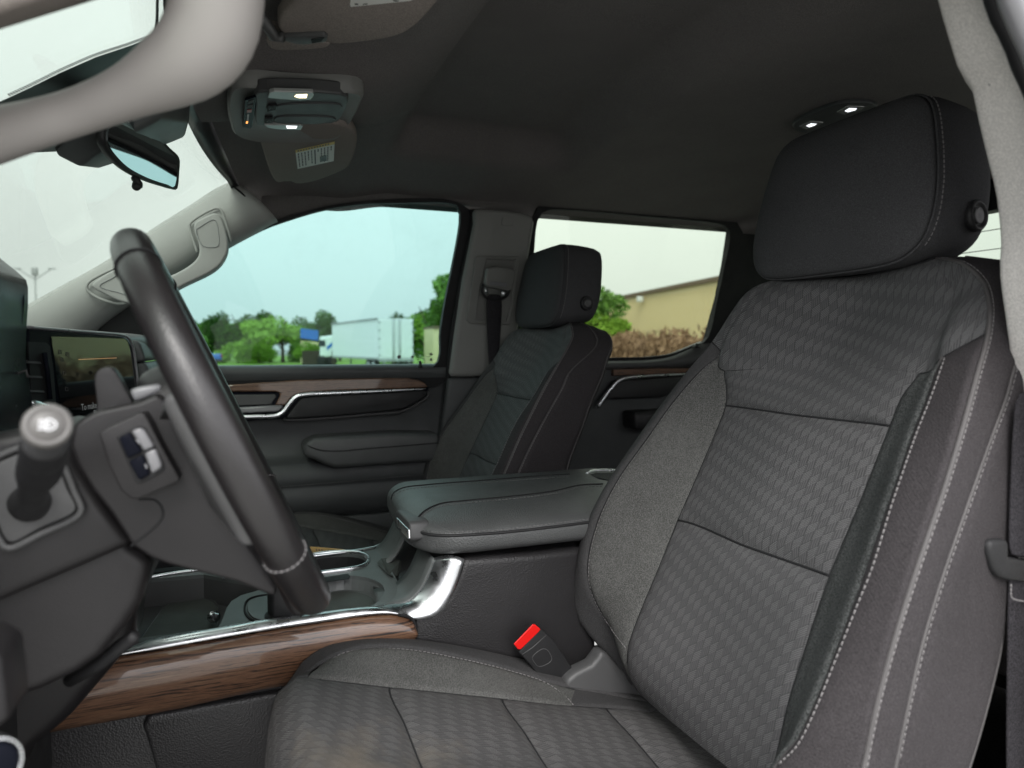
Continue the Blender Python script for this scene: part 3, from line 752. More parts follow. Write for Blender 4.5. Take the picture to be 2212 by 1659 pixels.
# rear door
rd = thing('rear_door', 'passenger rear door with curved pale window sill, wood strip and chrome line', 'door', (1.86, -1.1, -.3))
o_ = [(1105, 800), (1122, 640), (1142, 520), (1148, 470), (1160, 446), (1190, 441), (1380, 455), (1560, 474), (1590, 486), (1600, 520), (1580, 640), (1550, 760), (1550, 800)]
V, F = ext(cr(LW(o_, -.005), 60, True), (-.015, 0, 0), [cr(LW(win_r, -.005), 80, True)]); obj('window_seal', V, F, M['rubber'], rd, smooth=False, bevel=.003)
V, F = ext(bigger(cr(LW(win_r, .012), 60, True), .012), (.004, 0, 0)); obj('window_pane', V, F, M['rg'], rd, smooth=False)
sill_t = [(1105, 778), (1325, 773), (1400, 771), (1445, 765), (1495, 746), (1522, 736), (1545, 738)]
A = cr(LW(sill_t, .0), 30); B = cr([atW(x, y+8, -.03) for x, y in sill_t], 30); C = cr(LX([(1105, 795), (1300, 790), (1400, 788), (1470, 780), (1520, 770), (1560, 765)], 1.815), 30); D = cr(LX([(1105, 800), (1325, 798), (1400, 796), (1560, 792)], 1.83), 30)
V, F, uv = grid([A, B, C, D]); obj('sill', V, F, M['char'], rd, uv=uv, solid=(.02, 0, -.002))
V, F = loft(disc_rings(atX(1504, 751, 1.825), (0, -.1, 1), [(.011, 0), (.010, .004), (.005, .006), (.0045, .012), (.002, .014)], 14)); obj('lock_knob', V, F, M['black'], rd)
V, F = ext(LX([(1100, 794), (1560, 791), (1600, 1300), (1080, 1300)], 1.845), (.03, 0, 0)); obj('panel', V, F, M['soft'], rd, smooth=False)
V, F = ext(LX([(1325, 797), (1500, 795), (1500, 804), (1325, 812)], 1.832), (.02, 0, 0)); obj('wood_strip', V, F, M['wood'], rd, smooth=False, bevel=.002)
V, F = tube(cr(LX([(1290, 880), (1322, 836), (1340, 820), (1400, 812), (1490, 808)], 1.82), 24), [.006]*12+[.0035]*12, 8); obj('chrome_strip', V, F, M['chrome'], rd)
V, F = ext(LX([(1330, 822), (1480, 812), (1500, 840), (1430, 858), (1310, 862)], 1.815), (.03, 0, 0)); obj('pull_pad', V, F, M['black'], rd, bevel=.005)
V, F = ext(LX([(1370, 890), (1560, 880), (1560, 925), (1372, 930)], 1.77), (.08, 0, 0)); obj('armrest', V, F, M['black'], rd, bevel=.012)

rl = [(566, 494), (578, 488), (612, 474), (643, 465), (721, 447), (851, 435), (971, 437), (1020, 446), (1100, 446), (1190, 441), (1400, 455), (1570, 475), (1640, 482)]
A = cr(LW(rl, -.012), 70); A2 = [p+Vector((-.010, 0, .006)) for p in A]; A3 = [p+Vector((-.018, 0, .030)) for p in A]; A4 = [p+Vector((-.010, 0, .075)) for p in A]
V, F, uv = grid([A, A2, A3, A4]); obj('roof_side_trim', V, F, M['headliner'], kind='structure', uv=uv, solid=(.03, 0, 0))
# B pillar, passenger side
t = thing('center_pillar', 'grey pillar trim between the passenger side windows, belt hanging in front', 'pillar', (1.82, -.55, 0))
bp_ = [(1024, 449), (1090, 452), (1150, 462), (1156, 480), (1143, 560), (1120, 716), (1118, 814), (972, 814), (984, 720), (1001, 606), (1026, 481)]
V, F = ext(LW(bp_, -.06), (.05, 0, 0)); obj('upper_trim', V, F, M['pillmid'], t, bevel=.014, bseg=4)
V, F = ext(LW([(970, 816), (1120, 816), (1125, 1150), (925, 1150), (950, 960)], -.058), (.05, 0, 0)); obj('lower_trim', V, F, M['soft'], t, bevel=.01, bseg=3)
V, F = tube(cr(LW([(1020, 452), (1022, 481), (1000, 590), (975, 742), (967, 830), (955, 930)], -.035), 30), .008, 8); obj('door_seal', V, F, M['rubber'], t)
rc = [(1032, 553), (1118, 555), (1122, 560), (1112, 640), (1100, 702), (1014, 699), (1006, 691), (1026, 556)]
inn = [(1050, 560), (1112, 562), (1104, 640), (1092, 694), (1026, 690), (1036, 620)]
V, F = ext(LW(rc, -.062), (-.008, 0, 0), [LW(inn, -.062)]); obj('guide_bezel', V, F, M['pilldark'], t, smooth=False, bevel=.002)
V, F = ext(LW(inn, -.0625), (.004, 0, 0)); obj('guide_recess', V, F, M['pilldark'], t, smooth=False)
V, F = ext(LW([(1085, 470), (1109, 471), (1112, 475), (1109, 488), (1086, 487), (1083, 483)], -.0615), (-.002, 0, 0)); obj('airbag_badge', V, F, M['pillmid'], t, smooth=False, bevel=.0008)
t = thing('seat_belt', 'grey seat belt hanging from its guide on the passenger pillar', 'seat belt', (1.78, -.6, 0))
gp = [(1047, 581), (1070, 577), (1109, 584), (1107, 605), (1103, 622), (1096, 630), (1048, 620), (1043, 612)]
V, F = ext(LW(gp, -.085), (-.02, 0, 0)); obj('belt_guide', V, F, M['pilldark'], t, bevel=.005, bseg=3)
V, F = ext(LW([(1058, 608), (1095, 611), (1093, 620), (1058, 616)], -.107), (-.003, 0, 0)); obj('guide_plate', V, F, M['silver'], t, bevel=.001)
V, F = tube(cr(LW([(1044, 614), (1041, 628), (1049, 642), (1072, 648), (1094, 640), (1101, 626)], -.10), 24), .0035, 8); obj('belt_ring', V, F, M['rubber'], t)
V, F = ext(LW([(1046, 622), (1051, 622), (1054, 634), (1048, 636)], -.105), (-.003, 0, 0)); obj('ring_metal', V, F, M['chrome'], t)
V, F = ext(LW([(1083, 627), (1096, 628), (1092, 640), (1083, 641)], -.105), (-.003, 0, 0)); obj('ring_metal', V, F, M['chrome'], t)
rows = [[atW(l, y, o), atW((l+r)/2, y+.6, o-.004), atW(r, y, o)] for l, r, y, o in ((1050, 1084, 634, -.10), (1051, 1086, 660, -.10), (1051, 1084, 690, -.10), (1052, 1082, 730, -.10), (1054, 1078, 765, -.10), (1057, 1073, 800, -.10), (1052, 1064, 860, -.10), (1040, 1050, 960, -.10))]
V, F, uv = grid(rows); obj('webbing', V, F, M['webbing'], t, uv=uv, solid=.002, sub=1)

# A pillar, passenger side
upc = [(-20, 705), (65, 657), (120, 627), (240, 560), (330, 497), (420, 440), (470, 407), (505, 392)]
loc_ = [(100, 830), (208, 716), (276, 664), (385, 600), (495, 536), (539, 513), (578, 490), (600, 480)]
U0 = cr(LX(upc, 1.80), 40); L0 = cr(LW(loc_, -.03), 40)
U1 = [p.lerp(q, .04)+Vector((-.03, 0, 0)) for p, q in zip(U0, L0)]; Mi = [p.lerp(q, .4)+Vector((-.055, 0, 0)) for p, q in zip(U0, L0)]; Mj = [p.lerp(q, .75)+Vector((-.05, 0, 0)) for p, q in zip(U0, L0)]
L1 = [p.lerp(q, .96)+Vector((-.025, 0, 0)) for p, q in zip(U0, L0)]
t = thing('front_pillar', 'pale grey sloping pillar trim between windshield and passenger front door', 'pillar', (1.78, .2, .2))
rows = [[cr([a, b, c, d, e, f], 16)[k] for a, b, c, d, e, f in zip(U0, U1, Mi, Mj, L1, L0)] for k in range(16)]
V, F, uv = grid(rows); obj('trim', V, F, M['pillar'], t, uv=uv, solid=(.01, .004, 0))
def pil(px, py, o=0): return atX(px, py, 1.735+o)
V, F = tube(cr([pil(*p) for p in ((426, 545), (412, 500), (410, 484), (420, 474), (466, 450), (476, 452), (483, 466), (500, 522))], 40), .0032, 6); obj('handle_rim', V, F, M['pillar'], t)
V, F = tube(cr([pil(*p, .008) for p in ((262, 574), (225, 590), (190, 612), (188, 625), (205, 640), (250, 656), (275, 656))], 40), .0032, 6); obj('handle_rim', V, F, M['pillar'], t)
V, F = tube(cr([atX(505, 403, 1.745), atX(530, 425, 1.74), atX(556, 462, 1.755), atX(578, 489, 1.80)], 20), .0022, 6); obj('seam', V, F, M['seam'], t)
t = thing('grab_handle', 'pale grey grab handle on the far windshield pillar, behind the wheel rim', 'grab handle', (1.66, .2, .18), 'grab handles on the windshield pillars')
hp = [(196, 617), (215, 600), (245, 583), (275, 577), (300, 592), (340, 603), (378, 591), (417, 567), (430, 549), (428, 520), (418, 483), (430, 474), (468, 459), (477, 466), (492, 518), (491, 545), (469, 578), (391, 619), (330, 652), (271, 654), (221, 633)]
V, F = ext(cr(LX(hp, 1.66), 70, True), (.055, 0, 0)); obj('bar', V, F, M['pillar'], t, bevel=.014, bseg=4)
for cp in ([(424, 496), (432, 490), (461, 474), (466, 477), (473, 525), (470, 532), (440, 532), (434, 526)], [(215, 618), (240, 602), (262, 592), (275, 634), (250, 630)]):
    lp = cr(LX(cp, 1.659), 40, True); V, F = tube(lp, .0009, 5, closed=True); obj('cover_seam', V, F, M['tgrey'], t)
# driver side: grab handle very near, pillar behind it
t = thing('grab_handle', 'large blurred grab handle close to the camera, top left corner', 'grab handle', (.45, .1, .12), 'grab handles on the windshield pillars')
hc = [(-220, 320, .50, 80), (-100, 310, .50, 74), (0, 289, .50, 64), (90, 265, .50, 55), (173, 239, .50, 50), (260, 206, .495, 51), (350, 163, .49, 58), (420, 118, .485, 76), (457, 62, .48, 92), (468, 0, .475, 97), (470, -70, .47, 98), (462, -180, .47, 98)]
P = cr([ray(x, y)*d for x, y, d, r in hc], 44); RQ = cr([Vector((0, 0, r)) + Vector((k, 0, 0))*200 for k, (x, y, d, r) in enumerate(hc)], 44)
V, F = tube(P, [RQ[k].z/FPX*.485 for k in range(44)], 20, flat=.9); obj('bar', V, F, M['handle'], t)
pa, pb = atX(0, 52, .60), atX(182, 0, .60); qa, qb = atX(0, 30, .49), atX(182, -30, .49)
pe, pf = pa+(pa-pb)*8, pb+(pb-pa)*2.6; qe, qf = qa+(qa-qb)*8, qb+(qb-qa)*2.6; uz = Vector((0, .03, .09))
V, F = loft([[qe, pe, pe+uz, qe+uz], [qf, pf, pf+uz, qf+uz]])
obj('near_pillar', V, F, M['visor'], kind='structure', bevel=.008, bseg=3)

# rear wall with back glass, floor, firewall, driver side rear wall
V, F = ext([Vector((.36, -1.95, -.95)), Vector((1.92, -1.95, -.95)), Vector((1.92, -1.95, .50)), Vector((.36, -1.95, .50))], (0, -.05, 0), [[Vector((.60, -1.95, 0)), Vector((1.66, -1.95, 0)), Vector((1.60, -1.95, .385)), Vector((.66, -1.95, .385))]])
obj('rear_wall', V, F, M['rubber'], kind='structure', smooth=False)
t = thing('rear_window', 'back window glimpsed between driver headrest and near pillar', 'window', (1.13, -1.97, .2))
V, F = ext([Vector((.58, -1.985, -.02)), Vector((1.68, -1.985, -.02)), Vector((1.62, -1.985, .40)), Vector((.64, -1.985, .40))], (0, -.004, 0)); obj('pane', V, F, M['rg'], t, smooth=False)
for k in range(6):
    V, F = boxv((1.13, -1.978, .06+k*.055), (1.0, .002, .0022)); obj('heating_line', V, F, M['tgrey'], t, smooth=False)
V, F = boxv((1.13, -.7, -.99), (1.6, 3.0, .06)); obj('floor', V, F, M['carpet'], kind='structure', smooth=False)
V, F = boxv((1.13, .98, -.45), (1.6, .05, 1.0)); obj('firewall', V, F, M['rubber'], kind='structure', smooth=False)
V, F = ext([Vector((.36, -.92, -.95)), Vector((.36, -1.97, -.95)), Vector((.40, -1.97, .40)), Vector((.40, -.92, .42))], (.04, 0, 0), [[Vector((.38, -1.05, -.02)), Vector((.38, -1.6, 0)), Vector((.40, -1.52, .33)), Vector((.40, -1.0, .33))]])
obj('side_wall', V, F, M['rubber'], kind='structure', smooth=False)
V, F = boxv((.42, -.2, -.93), (.14, 2.2, .10)); obj('door_sill', V, F, M['black'], kind='structure', bevel=.02)
t = thing('rear_bench', 'dark rear bench seat in the shade behind the front seats', 'seat', (1.13, -1.6, -.6))
V, F = boxv((1.13, -1.45, -.50), (1.30, .5, .16)); obj('cushion', V, F, M['side'], t, bevel=.05, bseg=4)
V, F = boxv((1.13, -1.80, -.20), (1.30, .16, .55), Matrix.Rotation(R(10), 3, 'X')); obj('backrest', V, F, M['side'], t, bevel=.05, bseg=4)
# coat hook
t = thing('coat_hook', 'small dark coat hook high above the rear passenger window', 'hook', atX(1568, 425, 1.72))
c = atX(1568, 420, 1.72)
V, F = tube(cr([c+Vector((0, -.015, .012)), c+Vector((-.012, -.005, .008)), c+Vector((-.018, .005, -.01)), c+Vector((-.012, .012, -.028)), c+Vector((0, .02, -.03))], 18), .006, 8); obj('hook', V, F, M['char'], t)
V, F = boxv(c+Vector((.012, -.015, .008)), (.012, .05, .03)); obj('base', V, F, M['char'], t, bevel=.004)

# overhead console
oc = thing('overhead_console', 'overhead console with two lit map lamps and a row of small buttons', 'console', (1.17, -.07, .38))
bz = [(497, 190, .375), (510, 180, .376), (640, 188, .378), (770, 193, .384), (785, 199, .386), (782, 212, .385), (760, 258, .378), (735, 292, .372), (715, 300, .371), (640, 304, .366), (560, 303, .362), (512, 290, .360), (497, 262, .362), (491, 225, .369)]
P = cr([atZ(x, y, z) for x, y, z in bz], 60, True)
c = sum(P, Vector())/60
R0 = [p+Vector((0, 0, .02)) for p in P]; R1 = [p+Vector((0, 0, -.001)) for p in P]; R2 = [c+(p-c)*.96+Vector((0, 0, -.005)) for p in P]; R3 = [c+(p-c)*.89+Vector((0, 0, -.001)) for p in P]
V, F = loft([R0, R1, R2, R3]); obj('bezel', V, F, M['pilldark'], oc, autosmooth=50)
def OZ(pts, dz=0): return [atZ(x, y, .372+.00005*(x-640)+dz) for x, y in pts]
ip = [(557, 200), (740, 205), (752, 212), (720, 275), (705, 281), (560, 278), (551, 262), (553, 225)]
V, F = ext(cr(OZ(ip, -.004), 40, True), (0, 0, .02)); obj('panel', V, F, M['char'], oc, smooth=False, bevel=.003)
for q in ([(600, 229), (735, 227), (732, 240), (598, 243)], [(598, 254), (724, 256), (718, 266), (597, 266)]):
    V, F = ext(cr(OZ(q, -.006), 24, True), (0, 0, .004)); obj('flute', V, F, M['soft'], oc, smooth=False, bevel=.0015)
V, F = ext(OZ([(582, 200), (592, 198), (676, 200), (679, 206), (672, 216), (650, 218), (578, 212)], -.008), (0, 0, .006)); ln = obj('map_lamp', V, F, M['lens'], oc, smooth=False, bevel=.0015)
V, F = ext(OZ([(640, 205), (664, 204), (662, 212), (646, 212), (636, 209)], -.0085), (0, 0, .002)); obj('bulb', V, F, M['lamp_on'], ln, smooth=False)
V, F = ext(OZ([(570, 270), (650, 270), (655, 272), (650, 281), (600, 280), (578, 276)], -.008), (0, 0, .006)); ln = obj('map_lamp', V, F, M['lens'], oc, smooth=False, bevel=.0015)
V, F = ext(OZ([(618, 272), (642, 273), (640, 278), (620, 278)], -.0085), (0, 0, .002)); obj('bulb', V, F, M['lamp_cool'], ln, smooth=False)
V, F = ext(OZ([(529, 217), (552, 209), (554, 212), (545, 273), (541, 278), (525, 276), (524, 268)], -.006), (0, 0, .004)); bt = obj('button_strip', V, F, M['gloss'], oc, smooth=False, bevel=.001)
for q, m in (([(537, 219), (549, 215), (548, 221), (536, 224)], 'ink'), ([(535, 228), (547, 226), (546, 232), (534, 233)], 'ink'), ([(534, 238), (544, 237), (543, 243), (533, 244)], 'redlamp'), ([(534, 248), (538, 248), (537, 262), (533, 262)], 'icon'), ([(532, 263), (536, 263), (535, 267), (531, 267)], 'amber')):
    V, F = ext(OZ(q, -.0068), (0, 0, .0008)); obj('button', V, F, M[m], bt, smooth=False)
for q in ([(580, 229), (598, 228), (596, 238), (577, 243), (576, 236)], [(572, 256), (590, 256), (590, 266), (572, 267)]):
    V, F = ext(OZ(q, -.008), (0, 0, .004)); b_ = obj('lamp_button', V, F, M['rubber'], oc, smooth=False, bevel=.0012)
    cx = sum(p[0] for p in q)/len(q); cy = sum(p[1] for p in q)/len(q)
    V, F = tube(OZ([(cx-4, cy+2), (cx, cy-2), (cx+4, cy+1)], -.0088), .0005, 4); obj('icon', V, F, M['ink'], b_)

# rear dome lamps
t = thing('dome_lamp', 'rear ceiling lamp unit with two lit lenses above the driver headrest', 'lamp', atZ(1790, 255, .455))
zz = lambda x, y: head_z(atZ(x, y, .455).x, atZ(x, y, .455).y)
def DZ(pts, dz): z = zz(1800, 250); return [atZ(x, y, z+dz) for x, y in pts]
V, F = ext(cr(DZ([(1712, 275), (1716, 266), (1810, 226), (1862, 222), (1895, 230), (1850, 262), (1760, 292), (1725, 285)], -.008), 40, True), (0, 0, .012)); obj('bezel', V, F, M['soft'], t, smooth=False, bevel=.003)
for q in ([(1807, 243), (1830, 230), (1868, 231), (1862, 238), (1823, 248)], [(1726, 274), (1750, 263), (1779, 265), (1768, 272), (1742, 280)]):
    V, F = ext(DZ(q, -.010), (0, 0, .004)); ln = obj('lens', V, F, M['lens'], t, smooth=False, bevel=.001)
    cx = sum(p[0] for p in q)/5; cy = sum(p[1] for p in q)/5
    V, F = ext(DZ([(cx+(x-cx)*.42, cy+(y-cy)*.45) for x, y in q], -.0106), (0, 0, .002)); obj('bulb', V, F, M['lamp_cool'], ln, smooth=False)

# sun visors
t = thing('sun_visor', 'driver sun visor folded up, white label at its top edge', 'sun visor', (.8, -.1, .38), 'sun visors')
vz = .372
vis = [(660, -60), (640, 0), (607, 38), (600, 50), (600, 62), (608, 74), (660, 86), (700, 92), (711, 97), (851, 82), (893, 62), (960, -10), (1000, -60)]
P = cr([atZ(x, y, vz) for x, y in vis], 50, True)
V, F = ext(P, (0, 0, .022)); obj('board', V, F, M['visor'], t, bevel=.009, bseg=4)
V, F = ext(cr([atZ(x, y, vz-.001) for x, y in ((577, 84), (590, 78), (600, 82), (660, 90), (712, 94), (706, 102), (640, 109), (592, 108), (580, 100))], 40, True), (0, 0, .02)); obj('hinge_sleeve', V, F, M['visor'], t, bevel=.006, bseg=3)
V, F = tube([atZ(560, 30, vz+.004), atZ(592, 78, vz-.004), atZ(612, 80, vz-.006)], [.006, .007, .006], 8); obj('pivot_arm', V, F, M['char'], t)
V, F = ext([atZ(x, y, vz-.005) for x, y in ((600, 84), (615, 80), (700, 76), (709, 82), (706, 92), (660, 98), (640, 97), (622, 92))], (0, 0, .008)); cl_ = obj('clip', V, F, M['char'], t, bevel=.003, bseg=3)
V, F = ext([atZ(x, y, vz-.0058) for x, y in ((672, 86), (690, 82), (700, 82), (694, 90), (674, 94))], (0, 0, .002)); obj('slot', V, F, M['rubber'], cl_, smooth=False)
V, F = ext([atZ(x, y, vz-.0006) for x, y in ((766, -60), (756, 10), (758, 15), (886, 2), (900, -4), (920, -60))], (0, 0, .0005)); lb = obj('warning_label', V, F, M['white'], t, smooth=False)
V, F = join(*[ext([atZ(x, y, vz-.0012) for x, y in q], (0, 0, .0003)) for q in ([(766, 8), (773, 8), (774, 11), (767, 11)], [(784, 9), (794, 8), (794, 9.5), (784, 10.5)], [(849, 0), (862, 2), (858, 4), (850, 3)])]); obj('print', V, F, M['ink'], lb, smooth=False)
t = thing('sun_visor', 'passenger sun visor folded up with a yellow and white warning label', 'sun visor', (1.42, -.1, .38), 'sun visors')
vis = [(556, 296), (562, 312), (590, 388), (600, 396), (625, 392), (632, 396), (645, 398), (675, 394), (745, 368), (755, 360), (768, 292), (740, 270), (570, 272)]
vz = .368
P = cr([atZ(x, y, vz) for x, y in vis], 60, True)
V, F = ext(P, (0, 0, .02)); obj('board', V, F, M['visor'], t, bevel=.007, bseg=3)
la = [Vector((638, 325, 0)), Vector((723, 306, 0)), Vector((721, 348, 0)), Vector((643, 365, 0))]
def LBP(u, v): p = la[0].lerp(la[1], u).lerp(la[3].lerp(la[2], u), v); return p
def lq(u0, v0, u1, v1, dz): return [atZ(p.x, p.y, vz-dz) for p in (LBP(u0, v0), LBP(u1, v0), LBP(u1, v1), LBP(u0, v1))]
V, F = ext(lq(0, 0, 1, 1, .0008), (0, 0, .0006)); lb = obj('warning_label', V, F, M['white'], t, smooth=False)
V, F = ext(lq(0, 0, 1, .13, .0012), (0, 0, .0003)); obj('label_header', V, F, M['yellow'], lb, smooth=False)
pp = [ext(lq(.05+.07*k, .04, .09+.07*k, .10, .0016), (0, 0, .0003)) for k in range(12)]
rng = random.Random(5)
for k in range(11):
    u = .05+k*.085
    if 5 <= k <= 5: pp.append(ext(lq(u, .2, u+.035, .95, .0012), (0, 0, .0003))); continue
    v = .2
    while v < .92:
        l = rng.uniform(.05, .14); pp.append(ext(lq(u, v, u+.03, min(v+l, .93), .0012), (0, 0, .0003))); v += l+.03
        if rng.random() < .07: break
V, F = join(*pp); obj('print', V, F, M['ink'], lb, smooth=False)
V, F = ext(lq(.62, .62, .80, .9, .0016), (0, 0, .0003)); obj('pictogram', V, F, M['black'], lb, smooth=False)

# mirror
t = thing('rearview_mirror', 'black rearview mirror with a small tab hanging from the windshield', 'mirror', (1.15, .15, .29))
ML, MR = atX(224, 292, 1.01), atX(386, 376, 1.30)
ux = (MR-ML).normalized(); nrm = Vector((0, 0, 1)).cross(ux).normalized()
if nrm.dot(ML) > 0: nrm = -nrm
nrm = (nrm+Vector((0, 0, -.17))).normalized()
def onm(px, py, o=0):
    d = ray(px, py); return d*((ML+nrm*o).dot(nrm)/d.dot(nrm))
mo = [(222, 280), (232, 262), (262, 256), (286, 256), (318, 273), (365, 318), (388, 345), (387, 370), (383, 408), (372, 409), (357, 405), (307, 388), (262, 360), (229, 322), (222, 306)]
P = cr([onm(*p) for p in mo], 70, True); c = sum(P, Vector())/70
V, F = loft([[c+(p-c)*.55-nrm*.020 for p in P], [c+(p-c)*.85-nrm*.017 for p in P], [c+(p-c)*.97-nrm*.010 for p in P], [p-nrm*.004 for p in P], [c+(p-c)*.985+nrm*.001 for p in P], [c+(p-c)*.95+nrm*.001 for p in P]]); obj('housing', V, F, M['black'], t)
mg = [(236, 272), (262, 262), (286, 262), (318, 279), (362, 322), (382, 348), (378, 401), (360, 398), (310, 380), (268, 354), (236, 314), (233, 300)]
V, F = ext(cr([onm(*p, .0025) for p in mg], 60, True), -nrm*.002); obj('mirror_glass', V, F, M['mirror'], t, smooth=False)
V, F = tube(cr([onm(292, 384, -.004), onm(296, 392, 0), onm(297, 400, 0), onm(293, 404, .002)], 10), [.006, .006, .005, .0065, .007, .007, .006, .006, .006, .003], 10); obj('tab', V, F, M['black'], t)
V, F = tube([c-nrm*.015, c-nrm*.04+Vector((0, 0, .03)), ws_px(300, 262, .01)], [.014, .010, .012], 10); obj('stem', V, F, M['black'], t)

# ================================================================== SEATS
CX = .705
def mir(v): return Vector((2*CX-v[0], v[1], v[2]))
def col_(segs, n=11):
    """segs: landmark-to-landmark lists of points; each resampled to n rows"""
    flat = []; marks = []
    for s in segs:
        for p in s: flat.append(Vector(p))
        marks.append(len(flat)-1)
    # resample between landmarks along one smooth curve
    dense = []; dm = [0]
    out = []; start = 0
    full = cr(flat, 400)
    def nearest(v): return min(range(400), key=lambda i: (full[i]-v).length)
    idx = [0]+[nearest(flat[m]) for m in marks[1:]]
    for a, b in zip(idx[:-1], idx[1:]):
        b = max(b, a+2); seg = full[a:b+1]; rs = cr(seg, n) if len(seg) > 2 else [seg[0].lerp(seg[-1], i/(n-1)) for i in range(n)]
        out += rs[:-1]
    out.append(full[idx[-1]]); return out
def xp(l): return [atX(*p) for p in l]
NR = 12
c0 = col_([xp([(1366, 1482, .90)]), xp([(1290, 1392, .945), (1250, 1340, .965), (1240, 1290, .97), (1243, 1230, .975), (1262, 1150, .975)]), xp([(1320, 1035, .97), (1380, 945, .955), (1430, 875, .94)]), xp([(1498, 786, .90), (1538, 738, .885)]), xp([(1585, 667, .87), (1604, 641, .865), (1633, 618, .855), (1678, 604, .83)])], NR)
c1 = col_([xp([(1358, 1412, .875)]), xp([(1335, 1375, .90), (1293, 1310, .925), (1275, 1270, .93), (1270, 1215, .935), (1290, 1130, .935)]), xp([(1330, 1045, .93), (1400, 945, .92), (1452, 872, .91)]), xp([(1510, 805, .885), (1558, 763, .865)]), xp([(1590, 700, .855), (1622, 650, .85), (1655, 625, .84), (1695, 606, .815)])], NR)
c2 = col_([xp([(1376, 1490, .855)]), xp([(1356, 1440, .853), (1357, 1400, .85), (1382, 1327, .85), (1424, 1226, .848), (1465, 1123, .848)]), xp([(1498, 1048, .848), (1546, 935, .847), (1568, 877, .846)]), xp([(1570, 841, .846), (1566, 800, .846)]), xp([(1600, 720, .84), (1650, 660, .825), (1725, 606, .79)])], NR)
c3 = col_([xp([(1500, 1600, .70)]), xp([(1515, 1500, .70), (1560, 1350, .70), (1610, 1180, .70)]), xp([(1680, 1020, .70), (1730, 897, .705)]), xp([(1770, 830, .70), (1790, 790, .70)]), xp([(1840, 680, .70), (1860, 597, .70)])], NR)
c4 = col_([xp([(1655, 1720, .552)]), xp([(1675, 1646, .552), (1705, 1514, .552), (1739, 1406, .552), (1793, 1244, .554)]), xp([(1855, 1094, .56), (1890, 1005, .563), (1924, 919, .565)]), xp([(1950, 857, .56), (1986, 808, .547)]), xp([(2020, 730, .55), (2030, 660, .56), (1990, 568, .61)])], NR)
c5 = col_([xp([(1665, 1700, .50)]), xp([(1679, 1649, .50), (1720, 1608, .485), (1757, 1537, .48), (1860, 1275, .48)]), xp([(1922, 1094, .485), (1950, 1015, .49), (1976, 938, .503)]), xp([(2008, 857, .51), (2036, 772, .515)]), xp([(2065, 700, .52), (2075, 640, .54), (2010, 561, .60)])], NR)
c6 = col_([xp([(1850, 1720, .43)]), xp([(1866, 1657, .435), (1889, 1544, .435), (1922, 1417, .435), (1971, 1256, .438)]), xp([(2027, 1092, .44), (2041, 1050, .442), (2080, 922, .45)]), xp([(2111, 809, .462), (2135, 719, .475)]), xp([(2137, 654, .495), (2121, 606, .52), (2079, 570, .55), (2021, 559, .60)])], NR)
c7 = col_([xp([(1925, 1700, .43)]), xp([(1937, 1638, .43), (1960, 1526, .43), (1990, 1394, .432), (2031, 1256, .435)]), xp([(2087, 1094, .44), (2137, 954, .447)]), xp([(2173, 857, .452), (2192, 790, .455)]), [(.475, -.795, .055), (.52, -.80, .092), (.575, -.80, .108)]], NR)
b8 = [[(.44, -.56, -.50)], [(.44, -.62, -.44), (.445, -.68, -.32), (.45, -.71, -.22)], [(.452, -.745, -.14), (.455, -.77, -.08)], [(.458, -.80, -.02), (.462, -.815, .02)], [(.475, -.835, .05), (.52, -.85, .078), (.58, -.855, .088)]]
c8 = col_(b8, NR); cB = [mir(p) for p in c8]
ROWS = len(c0)
COLS = [c0, c1, c2, c3, c4, c5, c6]
def surf(cols, a, j):               # a: float column, j: row
    i = int(min(max(a, 0), len(cols)-1-1e-6)); f = a-i
    P = lambda k: cols[min(max(k, 0), len(cols)-1)][j]
    b, c = P(i), P(i+1); A = P(i-1) if i else b*2-c; D = P(i+2) if i+2 < len(cols) else c*2-b
    return b*(2*f**3-3*f*f+1)+c*(-2*f**3+3*f*f)+(c-A)*(.42*(f**3-2*f*f+f))+(D-b)*(.42*(f**3-f*f))
def esh(s, k=2.2): s = min(max(s, 0), 1); return (4*s*(1-s))**(1/k)
def panel(cols, a0, a1, j0, j1, nu, puff, lat=True, lo=True, hi=True, fade=None, sgn=1, cut=False):
    G = []
    for j in range(j0, j1+1):
        r = []
        for i in range(nu):
            a = a0+(a1-a0)*i/(nu-1); r.append(surf(cols, a, j))
        G.append(r)
    out = []
    n = len(G)
    for j in range(n):
        r = []
        for i in range(nu):
            du = G[j][min(i+1, nu-1)]-G[j][max(i-1, 0)]; dv = G[min(j+1, n-1)][i]-G[max(j-1, 0)][i]
            nn = dv.cross(du)
            nn = nn.normalized() if nn.length > 1e-9 else Vector((0, 1, 0))
            s = i/(nu-1); tt = j/(n-1)
            e = 1
            if lat:
                le = min(1, min(s, 1-s)/.12)**.5 if 0 < s < 1 else 0
                e *= le
            if lo: e *= min(1, tt/.10)**.5
            if cut:
                a = a0+(a1-a0)*s; s4 = (a-2)/2; q = min(1, max(min(s4, 1-s4), 0)/.12)**.5; e *= q+(1-q)*min(1, tt/.25)**.5
            if hi: e *= min(1, (1-tt)/.10)**.5
            r.append(G[j][i]+nn*(puff*e*sgn))
        out.append(r)
    return out
L = [0, NR-1, 2*(NR-1), 3*(NR-1), 4*(NR-1)]

